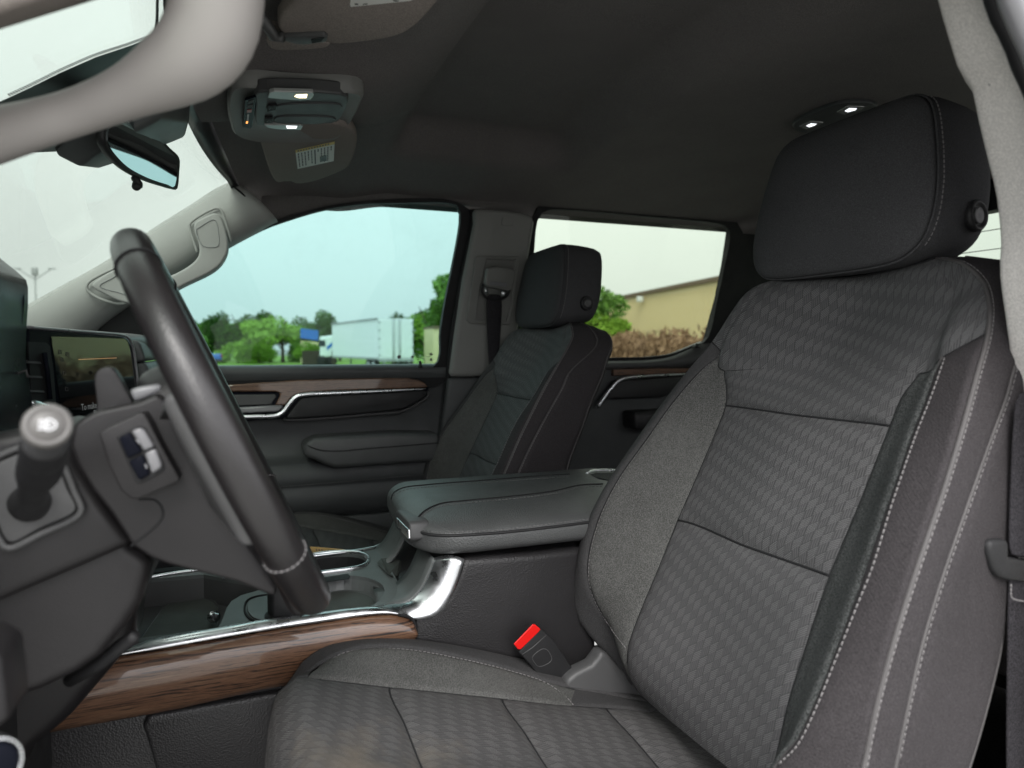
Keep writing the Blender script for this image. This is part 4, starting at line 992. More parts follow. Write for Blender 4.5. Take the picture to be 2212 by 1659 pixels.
def build_seat(seat):
    SURF = []
    # normals must face the occupant
    s_ = 1
    test = (COLS[3][20]-COLS[3][10]).cross(COLS[4][15]-COLS[2][15]); s_ = 1 if test.y > 0 else -1
    def add(name, P, mat): 
        V, F, uv = grid(P); SURF.append((V, F)); return obj(name, V, F, mat, seat, uv=uv)
    add('lower_back_insert', panel(COLS, 2, 4, L[0], L[1], 41, .007, sgn=s_), M['basket'])
    add('middle_back_insert', panel(COLS, 2, 4, L[1], L[2], 41, .006, sgn=s_), M['basket'])
    # upper insert: centre strip plus full width shoulder, one mesh
    A = panel(COLS, 2, 4, L[2], L[3], 41, .006, hi=False, fade=(L[2]+6, L[3]), sgn=s_)
    B = panel(COLS, 0, 6, L[3], L[4], 81, .006, lo=False, sgn=s_, cut=True)
    Va, Fa, ua = grid(A); Vb, Fb, ub = grid(B)
    ymax = max(u[1] for u in ua); ub = [[u[0], u[1]+ymax] for u in ub]
    V, F = join((Va, Fa), (Vb, Fb)); obj('upper_back_insert', V, F, M['basket'], seat, uv=ua+ub)
    add('inner_bolster', panel(COLS, 1, 2, L[0], L[3], 18, .004, sgn=s_), M['bolster'])
    add('inner_edge', panel(COLS, 0, 1, L[0], L[3], 12, .003, sgn=s_), M['edge'])
    add('outer_bolster', panel(COLS, 4, 5, L[0], L[3], 16, .004, sgn=s_), M['bolster2'])
    add('outer_edge', panel(COLS, 5, 6, L[0], L[3], 16, .006, sgn=s_), M['side'])
    S2 = [c6, c7, c8]
    add('side_strip', panel(S2, 0, 1, L[0], L[4], 12, .003, sgn=s_), M['side'])
    add('side_panel', panel(S2, 1, 2, L[0], L[4], 16, .006, sgn=s_), M['side'])
    add('back_panel', panel([c8, cB], 0, 1, L[0], L[4], 12, .03, sgn=s_), M['side'])
    add('inner_side', panel([cB, c0], 0, 1, L[0], L[4], 10, .004, sgn=s_), M['side'])
    # top cap
    front = [surf(COLS, 6*i/60, L[4]) for i in range(61)]; n = 61
    back = [c7[-1]]*0+[cB[-1].lerp(c8[-1], i/60)+Vector((0, 0, .012*math.sin(math.pi*i/60))) for i in range(61)]
    rows = [[f.lerp(b, k/8)+Vector((0, 0, .010*math.sin(math.pi*k/8))) for f, b in zip(front, back)] for k in range(9)]
    add('top', rows, M['side'])
    # seams and piping
    def seam(P, r, m, lift=0, nm='seam'):
        V, F = tube([p*(1-lift) for p in P], r, 6); return obj(nm, V, F, m, seat)
    for a in (1, 2, 4): seam([surf(COLS, a, j) for j in range(L[0], L[3]+1)], .0011, M['seam'])
    for j in (L[1], L[2]): seam([surf(COLS, 2+2*i/30, j) for i in range(31)], .0016, M['seam'])
    for (a0, a1) in ((0, 2), (4, 6)): seam([surf(COLS, a0+(a1-a0)*i/16, L[3]) for i in range(17)], .0010, M['seam'])
    seam(front, .0018, M['seam'])
    pp = cr(c6, 90); seam(pp, .0028, M['piping'], .0, 'piping')
    seam(cr(c7, 90), .0024, M['piping'], .0, 'piping')
    seam(cr(c8, 90), .0022, M['piping'], .0, 'piping')
    AV, AF = join(*SURF)
    q5 = [(1684, 1650), (1724, 1608), (1760, 1537), (1803, 1432), (1848, 1319), (1885, 1226), (1926, 1094), (1944, 1041), (1980, 938), (2012, 857), (2042, 772)]
    q6 = [(1873, 1657), (1896, 1544), (1929, 1417), (1979, 1256), (2035, 1092), (2049, 1050), (2088, 922), (2119, 809), (2143, 719), (2146, 654), (2131, 606), (2088, 568), (2030, 556)]
    q7 = [(1944, 1638), (1967, 1526), (1998, 1394), (2039, 1256), (2095, 1094), (2145, 954), (2181, 857), (2199, 793)]
    q1_ = [(1352, 1400), (1330, 1372), (1290, 1308), (1275, 1268), (1273, 1215), (1293, 1130), (1333, 1045), (1403, 945), (1455, 872), (1513, 805), (1556, 766)]
    for q, rr, li in ((q5, .00062, .0006), (q6, .00042, .0006), (q7, .00036, .0006), (q1_, .00042, .0005)):
        P = drape(q, AV, AF, li, 90)
        V, F = stitches(P, .0062, .0044, rr); obj('stitching', V, F, M['thread'], seat, kind='stuff')
    seam([surf(COLS, 5, j) for j in range(0, L[3]+1)], .0022, M['piping'], .0, 'piping')
    # headrest
    ho = [(0, .101), (.10, .104), (.122, .110), (.141, .126), (.150, .152), (.151, .19), (.146, .225), (.139, .257), (.131, .284), (.122, .300), (.103, .311), (.06, .3135), (0, .314)]
    loop = [(x, z) for x, z in ho]+[(-x, z) for x, z in ho[-2:0:-1]]
    hx = .7295
    LP = cr([Vector((hx+x, 0, z)) for x, z in loop], 96, True); cc = Vector((hx, 0, .21))
    def lv(s, y, lean=.16, fz=1): 
        out = []
        for p in LP:
            q = cc+(p-cc)*s; yy = y-(q.z-.19)*lean; out.append(Vector((q.x, yy, q.z)))
        return out
    front_rings = [lv(s, y) for s, y in ((.02, -.730), (.3, -.7305), (.55, -.7325), (.75, -.736), (.88, -.7405), (.95, -.744), (.985, -.748), (1.0, -.753))]
    V, F = loft(front_rings); obj('headrest_front', V, F, M['head'], seat)
    side_rings = [lv(s, y) for s, y in ((1.0, -.7545), (1.012, -.762), (1.015, -.78), (1.005, -.80), (.985, -.825), (.955, -.848), (.90, -.865), (.80, -.875), (.5, -.88), (.05, -.88))]
    V, F = loft(side_rings); hr = obj('headrest_side', V, F, M['head'], seat)
    sq = lv(1.004, -.7540)
    V, F = tube(sq, .0018, 6, closed=True); obj('headrest_seam', V, F, M['head'], seat)
    P = [p for p in lv(1.016, -.7605)]; P = P[52:82]
    V, F = stitches(P, .0062, .0042, .0005); obj('stitching', V, F, M['thread'], seat, kind='stuff')
    # headrest button on the outboard side
    bc = atX(2108, 466, .571) if True else None
    bc = atX(2108, 466, .5785); bn = Vector((-1, -.12, .03))
    V, F = loft(disc_rings(bc, bn, [(.019, -.004), (.0188, .003), (.0165, .0055), (.0145, .0045), (.0125, .001), (.011, .001)], 32)); hb = obj('headrest_button', V, F, M['black'], seat)
    V, F = loft(disc_rings(bc, bn, [(.0108, -.003), (.0105, .0040), (.008, .0046), (.002, .0030)], 28)); obj('button_cap', V, F, M['char'], hb)
    for dx in (-.07, .07):
        V, F = tube([Vector((hx+dx, -.795, .13)), Vector((hx+dx, -.80, .06))], .007, 10); obj('headrest_post', V, F, M['black'], seat)
    # cushion
    q0 = col_([[(.93, -.05, -.66)], [(.935, -.036, -.54), (.94, -.030, -.46), atX(625, 1478, .94), atX(655, 1432, .947)], xp([(700, 1400, .953), (760, 1385, .957), (850, 1381, .957)]), xp([(980, 1396, .957), (1120, 1424, .957)]), xp([(1230, 1447, .955), (1310, 1467, .95)]), xp([(1360, 1482, .945), (1410, 1500, .94)])], 10)
    q1 = col_([[(.90, -.03, -.66)], [(.90, -.022, -.54), (.902, -.020, -.46), atX(630, 1490, .900), atX(668, 1455, .905)], xp([(715, 1424, .912), (780, 1404, .918), (880, 1404, .918)]), xp([(1000, 1426, .916), (1095, 1449, .914)]), xp([(1190, 1478, .905), (1312, 1502, .90)]), xp([(1360, 1512, .89), (1410, 1520, .88)])], 10)
    q2 = col_([[(.85, -.022, -.66)], [(.85, -.014, -.54), (.85, -.016, -.46), atX(602, 1500, .86), atX(640, 1467, .852)], xp([(690, 1469, .85), (760, 1477, .85), (840, 1486, .85)]), xp([(960, 1498, .85), (1085, 1511, .85)]), xp([(1200, 1524, .85), (1310, 1531, .85)]), xp([(1350, 1534, .85), (1402, 1541, .85)])], 10)
    for q in (q0, q1, q2):
        e = q[-1]; q += [e+Vector((0, -.012*k, .001*k)) for k in range(1, 10)]
    q3 = []
    for j in range(len(q2)):
        p = q2[j]; q3.append(Vector((CX, p.y-.004, p.z-.014*sm(5, 15, j)+.012*sm(36, 45, j))))
    q3b = [q2[j].lerp(q3[j], .55)+Vector((0, 0, .001)) for j in range(len(q2))]
    side0 = [Vector((p.x+.004, p.y-.02, -.70)) for p in q0]
    QL = [q0, q1, q2, q3b, q3]; QC = QL+[[mir(p) for p in q] for q in QL[-2::-1]]
    K = [0, 9, 18, 27, 36, 54]
    t2 = (QC[3][20]-QC[3][10]).cross(QC[4][15]-QC[2][15]); s2 = 1 if t2.z > 0 else -1
    for j0, j1, nm in ((K[0], K[2], 'front_cushion_insert'), (K[2], K[3], 'middle_cushion_insert'), (K[3], K[4], 'rear_cushion_insert'), (K[4], K[5], 'back_cushion_insert')):
        V, F, uv = grid(panel(QC, 2, 6, j0, j1, 61, .007, lo=j0 > 0, sgn=s2))
        uv = [[u[0]+.3, u[1]+.7] for u in uv]; obj(nm, V, F, M['basket_c'], seat, uv=uv)
    for a0, a1 in ((1, 2), (6, 7)):
        V, F, uv = grid(panel(QC, a0, a1, 10, K[4]-3, 14, .004, sgn=s2)); obj('cushion_bolster', V, F, M['bolster'], seat, uv=uv)
        V, F, uv = grid(panel(QC, a0, a1, 0, 10, 14, .002, hi=False, sgn=s2)); obj('cushion_front_edge', V, F, M['edge'], seat, uv=uv)
        V, F, uv = grid(panel(QC, a0, a1, K[4]-3, K[5], 14, .003, sgn=s2)); obj('cushion_rear_edge', V, F, M['edge'], seat, uv=uv)
    for a0, a1 in ((0, 1), (7, 8)):
        V, F, uv = grid(panel(QC, a0, a1, 0, K[5], 14, .004, sgn=s2)); obj('cushion_edge', V, F, M['edge'], seat, uv=uv)
    for sd_, q in ((1, q0), (-1, [mir(p) for p in q0])):
        s0 = [Vector((p.x+.006*sd_, p.y, -.72)) for p in q]
        V, F, uv = grid([q, [a.lerp(b, .5)+Vector((.012*sd_, 0, 0)) for a, b in zip(q, s0)], s0]); obj('cushion_side', V, F, M['side'], seat, uv=uv)
    for j in (K[2], K[3], K[4]): seam([surf(QC, 2+4*i/40, j) for i in range(41)], .0014, M['seam'])
    for a in (2, 6): seam([surf(QC, a, j) for j in range(0, K[5]+1)], .0010, M['seam'])
    for a in (1, 7): seam([surf(QC, a, j) for j in range(10, K[4]-2)], .0008, M['seam'])
    P = [p*.9965 for p in cr([atX(*p) for p in [(692, 1466, .872), (697, 1450, .888), (712, 1428, .905), (740, 1411, .914), (800, 1402, .918), (880, 1403, .918), (1000, 1424, .916), (1100, 1448, .912), (1180, 1475, .90), (1220, 1503, .88), (1240, 1524, .855)]], 60)]
    V, F = stitches(P, .0062, .0040, .0005); obj('stitching', V, F, M['thread'], seat, kind='stuff')
    # base under the cushion and hinge cover between cushion and backrest
    V, F = boxv((CX, -.28, -.80), (.40, .46, .22)); obj('seat_base', V, F, M['black'], seat, bevel=.03)
    hcv = [(1205, 1452), (1225, 1436), (1260, 1419), (1272, 1404), (1281, 1388), (1296, 1398), (1312, 1416), (1350, 1450), (1400, 1500), (1400, 1560), (1200, 1500)]
    V, F = ext(LX(hcv, .935), (-.03, 0, 0)); obj('hinge_cover', V, F, M['char'], seat, bevel=.008, bseg=3)
    V, F = ext([mir(p) for p in LX(hcv, .935)], (.03, 0, 0)); obj('hinge_cover', V, F, M['char'], seat, bevel=.008, bseg=3)

M['bolster2'] = cloth('outer_bolster_tweed', (.078, .082, .081), 1100, .9, .55, rough=.85)
seat = thing('bucket_seat', 'near driver bucket seat in dark grey cloth, filling the right half', 'seat', (CX, -.4, -.9), 'front bucket seats')
build_seat(seat)
s2_ = seat.copy(); col.objects.link(s2_); s2_.location = (1.585, -.364, -.878); s2_.scale = (.93,)*3
s2_['label'] = 'far passenger bucket seat beyond the console lid, against the door windows'
def copy_kids(a, b):
    for ch in list(a.children):
        c = ch.copy(); col.objects.link(c); c.parent = b; c.matrix_parent_inverse = ch.matrix_parent_inverse.copy()
        copy_kids(ch, c)
copy_kids(seat, s2_)

# belt buckle
t = thing('belt_buckle', 'black seat belt buckle with red release button beside the driver seat', 'buckle', atX(1165, 1430, .93))
V, F = ext(LX([(1107, 1394), (1150, 1345), (1156, 1345), (1181, 1368), (1221, 1428), (1216, 1440), (1190, 1475), (1160, 1462), (1131, 1420)], .948), (-.026, 0, 0)); obj('body', V, F, M['black'], t, bevel=.004, bseg=3)
V, F = ext(LX([(1109, 1390), (1150, 1347.5), (1155, 1348), (1167, 1358), (1163, 1364), (1124, 1402), (1118, 1402)], .9205), (-.002, 0, 0)); obj('release_button', V, F, M['red'], t, bevel=.0012, smooth=False)
V, F = tube(LX([(1128, 1414), (1150, 1399), (1180, 1372)], .921), .0009, 5); obj('seam', V, F, M['char'], t)
V, F = tube(cr(LX([(1150, 1420), (1160, 1409), (1172, 1402), (1182, 1404), (1192, 1424), (1186, 1432), (1165, 1440), (1158, 1436)], .9215), 30, True), .0006, 5, closed=True); obj('press_mark', V, F, M['char'], t)

# ================================================================== CONSOLE
con = thing('center_console', 'center console with chrome edge, wood side, cup holders and padded lid', 'console', (1.13, -.1, -.9))
body = [(893, 1330), (940, 1318), (965, 1290), (985, 1250), (1000, 1206), (1150, 1196), (1290, 1180), (1290, 1620), (860, 1620), (880, 1450)]
V, F = ext(LX(body, .965), (.34, 0, 0)); obj('side_body', V, F, M['sidegrain'], con, bevel=.012, bseg=4)
V, F = ext([atX(x, y, .985) for x, y in ((150, 1490), (640, 1450), (900, 1420), (900, 1800), (-100, 1900), (-200, 1640))], (.29, 0, 0)); obj('lower_body', V, F, M['sidegrain'], con, bevel=.01, bseg=3)
V, F = ext([atX(x, y, .972) for x, y in ((320, 1545), (600, 1497), (700, 1480), (700, 1800), (360, 1750), (318, 1600), (306, 1570))], (.02, 0, 0)); obj('side_recess', V, F, M['sidegrain'], con, bevel=.006, bseg=3)
# deck with openings
zd = -.378
deck = [Vector((.978, .36, zd)), Vector((.978, -.215, zd)), Vector((1.288, -.225, zd)), Vector((1.288, .36, zd))]
holeA = LZ([(430, 1383), (441, 1368), (470, 1356), (478, 1345), (489, 1314), (500, 1298), (520, 1286), (555, 1276), (575, 1268), (571, 1262), (500, 1252), (440, 1241)], zd)
holeA = [Vector((.992, .345, zd)), Vector((.992, holeA[0].y, zd))]+[p for p in holeA[1:]]+[Vector((1.262, .345, zd))]
holeB = cr(LZ([(640, 1262), (690, 1252), (745, 1243), (790, 1247), (822, 1260), (831, 1277), (818, 1298), (790, 1314), (700, 1333), (650, 1342), (628, 1320)], zd), 40, True)
holeC = cr(LZ([(600, 1222), (690, 1200), (750, 1196), (782, 1201), (791, 1213), (776, 1226), (704, 1237), (610, 1250)], zd), 40, True)
V, F = ext(deck, (0, 0, -.012), [holeA, holeB, holeC]); obj('deck', V, F, M['console'], con, smooth=False, bevel=.0025)
def pocket(hole, depth, mat, nm, sc_=.94):
    c = sum(hole, Vector())/len(hole); top = [p+Vector((0, 0, -.006)) for p in hole]; bot = [c+(p-c)*sc_+Vector((0, 0, -depth)) for p in hole]
    V, F = loft([top, bot], False); n = len(hole); F.append(tuple(range(n, 2*n))); return obj(nm, V, F, mat, con, smooth=False)
pocket(holeA, .045, M['char'], 'front_pocket', .97)
pocket(holeB, .022, M['console'], 'phone_tray', .93); pocket(holeC, .05, M['black'], 'cup_holder', .95)
fl = LZ([(300, 1388), (306, 1378), (352, 1312), (362, 1304), (400, 1298), (447, 1293), (462, 1299), (471, 1310), (472, 1330), (470, 1353), (440, 1372), (430, 1395), (300, 1400)], zd-.040)
V, F = ext(fl, (0, 0, -.003)); obj('pocket_mat', V, F, M['mat'], con, smooth=False, bevel=.0015)
V, F = tube(fl[:-2], .0016, 6); obj('mat_lip', V, F, M['char'], con)
c = sum(holeB, Vector())/40
V, F = ext([c+(p-c)*.80+Vector((0, 0, -.0195)) for p in holeB], (0, 0, -.002)); obj('tray_mat', V, F, M['mat'], con, smooth=False, bevel=.001)
V, F = tube([p+Vector((0, 0, .0015)) for p in bigger(holeC, .004)], .0045, 10, closed=True, flat=.6); obj('chrome_ring', V, F, M['chrome'], con)
V, F = ext(LZ([(690, 1249), (752, 1240), (756, 1246), (752, 1251), (690, 1260)], zd+.0005), (0, 0, .0008)); obj('slot', V, F, M['rubber'], con, smooth=False)
# far chrome line
V, F = tube(cr(LZ([(250, 1262), (361, 1240), (427, 1231), (560, 1214), (687, 1200), (806, 1183), (822, 1176)], zd+.002), 40), .0028, 8); obj('chrome_line', V, F, M['chrome'], con)
V, F = ext([Vector((1.265, .36, zd+.004)), Vector((1.265, .02, zd+.004)), Vector((1.265, .02, -.42)), Vector((1.265, .36, -.42))], (.02, 0, 0)); obj('pocket_wall', V, F, M['black'], con, smooth=False)
# pod in front: shifter dish and block
V, F = tube(cr(LZ([(598, 1284), (560, 1287), (538, 1294), (529, 1308), (532, 1328), (548, 1341), (580, 1346), (605, 1344)], zd+.001), 40), .0016, 6); obj('dish_groove', V, F, M['seam'], con)
V, F = ext(cr(LZ([(604, 1288), (562, 1291), (542, 1298), (534, 1309), (537, 1326), (551, 1338), (580, 1342), (604, 1340), (640, 1320)], zd+.0006), 40, True), (0, 0, .002)); obj('dish', V, F, M['console'], con, smooth=False, bevel=.001)
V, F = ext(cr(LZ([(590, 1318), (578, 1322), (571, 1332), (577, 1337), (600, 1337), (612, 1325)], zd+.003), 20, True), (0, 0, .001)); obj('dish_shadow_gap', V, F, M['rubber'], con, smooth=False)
bl = LZ([(577, 1326), (590, 1338), (650, 1335), (660, 1320), (600, 1312)], zd+.002)
V, F = ext(bl, (0, 0, .055)); obj('side_block', V, F, M['black'], con, bevel=.003, bseg=2)
rc_ = cr(LZ([(480, 1252), (500, 1247), (540, 1252), (570, 1262), (600, 1262), (600, 1240), (480, 1240)], zd+.001), 30, True)
V, F = ext(rc_, (0, 0, .002)); obj('rear_bezel', V, F, M['console'], con, smooth=False, bevel=.001)
# ramp up to the lid: near arm, far arm, dark hollow between, pocket at its foot
nr = [atX(x, y, .985) for x, y in ((815, 1313), (850, 1306), (880, 1297), (905, 1272), (922, 1238), (936, 1204))]
fr = [atX(x, y, 1.288) for x, y in ((795, 1186), (806, 1184), (818, 1177), (832, 1160), (848, 1130), (862, 1095))]
nr2 = cr(nr, 20); fr2 = cr(fr, 20)
rows = [[a.lerp(b, k/12)+Vector((0, 0, -.008*math.sin(math.pi*k/12))) for a, b in zip(nr2, fr2)] for k in range(0, 5)]
V, F, uv = grid(rows); obj('ramp_arm', V, F, M['console'], con, uv=uv, solid=(0, -.003, -.004))
rows = [[a.lerp(b, k/12)+Vector((0, 0, -.008*math.sin(math.pi*k/12))) for a, b in zip(nr2, fr2)] for k in range(8, 13)]
V, F, uv = grid(rows); obj('ramp_arm', V, F, M['console'], con, uv=uv, solid=(0, -.003, -.004))
RHrows = rows = [[a.lerp(b, k/12)+Vector((0, -.05*sm(4, 12, i), -.010*math.sin(math.pi*k/12)-.04*sm(4, 12, i))) for i, (a, b) in enumerate(zip(nr2, fr2))] for k in range(4, 9)]
V, F, uv = grid(rows); obj('ramp_hollow', V, F, M['black'], con, uv=uv, solid=(0, -.003, -.004))
RV, RF, _u = grid([[a.lerp(b, k/12)+Vector((0, 0, -.008*math.sin(math.pi*k/12))) for a, b in zip(nr2, fr2)] for k in range(13)])
RV2, RF2 = join((RV[:0], []), (RHrows and [p for r in RHrows for p in r], grid(RHrows)[1]), (deck, [(0, 1, 2, 3)]))
P = drape([(817, 1220), (826, 1210), (846, 1207), (866, 1212), (866, 1232), (858, 1246), (848, 1249), (838, 1243)], RV2, RF2, .0015)
V, F = loft([P, [p+Vector((0, .002, .002)) for p in P]]); obj('coin_pocket', V, F, M['mat'], con, smooth=False)
# chrome edge
tp = [(90-340, 1440+85), (150, 1426), (264, 1404), (315, 1383), (467, 1356), (535, 1343), (637, 1330), (738, 1316), (840, 1305), (880, 1298), (907, 1271), (924, 1237), (936, 1205)]
btm = [(-250, 1548), (150, 1440), (264, 1414), (366, 1397), (535, 1367), (704, 1341), (806, 1327), (857, 1326), (900, 1338), (945, 1328), (968, 1300), (988, 1258), (1003, 1208)]
T1 = cr([atX(x, y, .988) for x, y in tp], 70); B1 = cr([atX(x, y, .958) for x, y in btm], 70)
def segs(P, px): return P
rows = []
for k in range(9):
    f = k/8; b = math.sin(math.pi*f)
    rows.append([p.lerp(q, f)+Vector((-.006*b, 0, .007*b)) for p, q in zip(T1, B1)])
V, F, uv = grid(rows); obj('chrome_edge', V, F, M['chrome'], con, uv=uv, solid=(.003, 0, -.002))
# wood side, bulging
wt = [(-150, 1535), (60, 1466), (150, 1444), (264, 1418), (366, 1400), (535, 1370), (704, 1344), (806, 1330), (857, 1330), (880, 1334), (893, 1342), (897, 1352)]
wb = [(-200, 1640), (60, 1592), (150, 1574), (240, 1558), (366, 1535), (535, 1497), (704, 1462), (806, 1430), (857, 1410), (880, 1400), (890, 1392), (897, 1378)]
T1 = cr([atX(x, y, .962) for x, y in wt], 60); B1 = cr([atX(x, y, .966) for x, y in wb], 60)
rows = [[p.lerp(q, k/10)+Vector((-.016*math.sin(math.pi*(k/10)**.75), 0, 0)) for p, q in zip(T1, B1)] for k in range(11)]
V, F, uv = grid(rows); obj('wood_trim', V, F, M['wood'], con, uv=uv, solid=(.003, 0, 0))
V, F = tube(cr([atX(x, y, .958) for x, y in ((860, 1328), (884, 1333), (896, 1346), (898, 1365), (892, 1392))], 16), .0022, 6); obj('wood_gap', V, F, M['seam'], con)
# padded lid
def lidring(y, sz, sx, z0=-.316, z1=-.262, x0=.948, x1=1.332, crown=.012):
    cx = (x0+x1)/2; cz = (z0+z1)/2+.004; pts = []
    for k in range(72):
        a = 2*math.pi*k/72; ca, sa = math.cos(a), math.sin(a)
        x = (abs(ca)**.30)*(1 if ca > 0 else -1)*(x1-x0)/2*sx; z = (abs(sa)**.68)*(1 if sa > 0 else -1)*(z1-z0)/2
        z += crown*(1-(2*x/(x1-x0))**2)*(1 if sa > 0 else .2)
        pts.append(Vector((cx+x, y-.020*sm(0, 1, (cx+x-.95)/.38)*(1-sm(.0, .10, -.218-y)), cz+z*sz)))
    return pts
def lidp(d, r=.085, rz=.050, W_=.192):
    sx = (W_-r+math.sqrt(max(r*r-(r-min(d, r))**2, 0)))/W_; q = min(d+.001, rz); sz = .30+.70*math.sqrt(max(rz*rz-(rz-q)**2, 0))/rz
    return sz, sx
LIDD = [0, .001, .003, .006, .010, .015, .022, .032, .045, .06, .09, .15, .22, .30, .38, .43, .46]
LIDS = [(-.216, .02, .5)]+[(-.216-d, *lidp(d)) for d in LIDD]+[(-.69, .9, .97), (-.70, .6, .9), (-.70, .02, .8)]
LV, LF = V, F = loft([lidring(*q) for q in LIDS]); lid = obj('lid', V, F, M['leather'], con)
for pts in ([(897, 1137), (899, 1128), (907, 1114), (921, 1102), (950, 1089), (1007, 1082), (1093, 1074), (1193, 1062), (1250, 1049), (1302, 1046)], [(846, 1078), (850, 1066), (869, 1055), (921, 1048), (1035, 1039), (1150, 1030), (1230, 1025)]):
    P = drape(pts, LV, LF, .0002, 50)
    V, F = tube(P, .0018, 6); obj('lid_seam', V, F, M['seam'], lid)
    P2 = drape([(x+1, y+5) for x, y in pts[1:]], LV, LF, .0006, 50)
    V, F = stitches(P2, .0066, .0045, .0005); obj('stitching', V, F, M['thread2'], lid, kind='stuff')
P = drape(((891, 1136), (896, 1142), (908, 1149), (925, 1154), (960, 1157), (1064, 1152), (1180, 1140), (1290, 1126)), LV, LF, .0004, 60)
V, F = tube(P, .0024, 6); obj('lid_piping', V, F, M['black'], lid)
P = drape(((893, 1132), (900, 1139), (912, 1144), (928, 1148), (960, 1150), (1064, 1146), (1180, 1133), (1290, 1119)), LV, LF, .0006, 60)
V, F = stitches(P, .0066, .0045, .0006); obj('stitching', V, F, M['thread2'], lid, kind='stuff')
P = drape(((888, 1136), (887, 1150), (888, 1166), (893, 1180)), LV, LF, .0006, 14)
V, F = stitches(P, .006, .004, .0006); obj('stitching', V, F, M['thread2'], lid, kind='stuff')
yl = max(p.y for p in drape([(858, 1120), (878, 1150)], LV, LF, 0))
yl = yl+.003
la_ = [atY(x, y, yl) for x, y in ((853, 1105), (858, 1102), (882, 1126), (884, 1132), (886, 1166), (882, 1172), (856, 1142), (853, 1135))]
V, F = ext(la_, (0, -.03, 0)); obj('latch_bezel', V, F, M['char'], lid, bevel=.003)
V, F = ext([atY(x, y, yl-.0015*-1) for x, y in ((856, 1118), (882, 1144), (883, 1164), (880, 1164), (857, 1138))], (0, -.004, 0)); obj('latch', V, F, M['chrome'], lid, bevel=.001, smooth=False)
P = drape(((1268, 1024), (1280, 1019), (1300, 1017), (1330, 1017), (1370, 1021)), LV, LF, .001, 20)
V, F = tube(P, .0032, 8); obj('rear_trim', V, F, M['chrome'], lid)
P = drape(((1276, 1026), (1288, 1022), (1340, 1021), (1380, 1032), (1320, 1040), (1290, 1034)), LV, LF, .0006)
V, F = ext(P, (0, 0, .0006)); obj('rear_pad', V, F, M['gloss'], lid, smooth=False)
# hex bolt lying in the tray
t = thing('hex_bolt', 'small shiny hex bolt lying in the front console pocket', 'bolt', atZ(463, 1335, -.414))
b0 = atZ(463, 1333, -.404); ax = Vector((-.9, -.3, .25)).normalized()
V, F = loft(disc_rings(b0, ax, [(.0062, -.003), (.0068, -.002), (.0068, .003), (.006, .004)], 6)); obj('head', V, F, M['chrome'], t, smooth=False)
V, F = loft(disc_rings(b0-ax*.003, ax, [(.0042, -.016), (.0042, 0)], 12)); obj('shank', V, F, M['chrome'], t)
V, F = loft(disc_rings(b0, ax, [(.0092, -.0045), (.0092, -.003)], 20)); obj('washer', V, F, M['chrome'], t)
# cardboard piece on the passenger cushion edge
t = thing('cardboard_tag', 'tan printed cardboard lying beyond the console on the passenger side', 'cardboard', atX(710, 1195, 1.32))
cb = [atX(x, y, 1.325) for x, y in ((640, 1181), (681, 1182), (742, 1187), (752, 1190), (690, 1206), (640, 1212))]
M['card'] = plastic('tan_cardboard', (.55, .36, .14), .8)
V, F = ext(cb, (.003, 0, 0)); cb_ = obj('sheet', V, F, M['card'], t, smooth=False)
V, F = join(*[ext([atX(x+a, y+b, 1.3245) for a, b in ((0, 0), (2.2, 0), (3.2, 4), (1, 4))], (.0006, 0, 0)) for x, y in ((682, 1186), (688, 1186), (694, 1186.5), (708, 1188), (714, 1188))]); obj('print', V, F, M['ink'], cb_, smooth=False)

# ================================================================== STEERING WHEEL, COLUMN, DASH
WC_ = Vector((.6979, .0206, -.0736)); wu = Vector((0, math.sin(.422), math.cos(.422))); wr = Vector((math.cos(.0373), math.sin(.0373), 0)); wn = wr.cross(wu)
if wn.y > 0: wn = -wn
RW = .1792
sw = thing('steering_wheel', 'dark leather steering wheel seen almost edge-on, pale stitching on its rim', 'steering wheel', WC_)
def wp(a, r=RW, o=0): return WC_+(wr*math.sin(a)+wu*math.cos(a))*r+wn*o
ring = [wp(2*math.pi*k/96) for k in range(96)]
rr = [.0148]*96
rings = []
for k in range(96):
    a = 2*math.pi*k/96; rad = (wr*math.sin(a)+wu*math.cos(a)); c = ring[k]
    rings.append([c+rad*(math.cos(2*math.pi*i/20)*rr[k])+wn*(math.sin(2*math.pi*i/20)*rr[k]*1.068) for i in range(20)])
V, F = loft(rings+[rings[0]], False); obj('rim', V, F, M['rim'], sw)
def rimseam(a, m, stitch=True):
    c = wp(a); rad = (wr*math.sin(a)+wu*math.cos(a)); r = .0154
    P = [c+rad*(math.cos(2*math.pi*i/36)*r)+wn*(math.sin(2*math.pi*i/36)*r*1.068) for i in range(37)]
    V, F = tube(P, .0008, 5); obj('rim_seam', V, F, M['seam'], sw)
    if stitch: V, F = stitches([c+(p-c)*1.0+rad*0 for p in P], .0042, .003, .0007); obj('stitching', V, F, M['thread'], sw, kind='stuff')
rimseam(R(-34), 'seam', False); rimseam(R(-121), 'thread'); rimseam(R(34), 'seam', False); rimseam(R(121), 'thread')
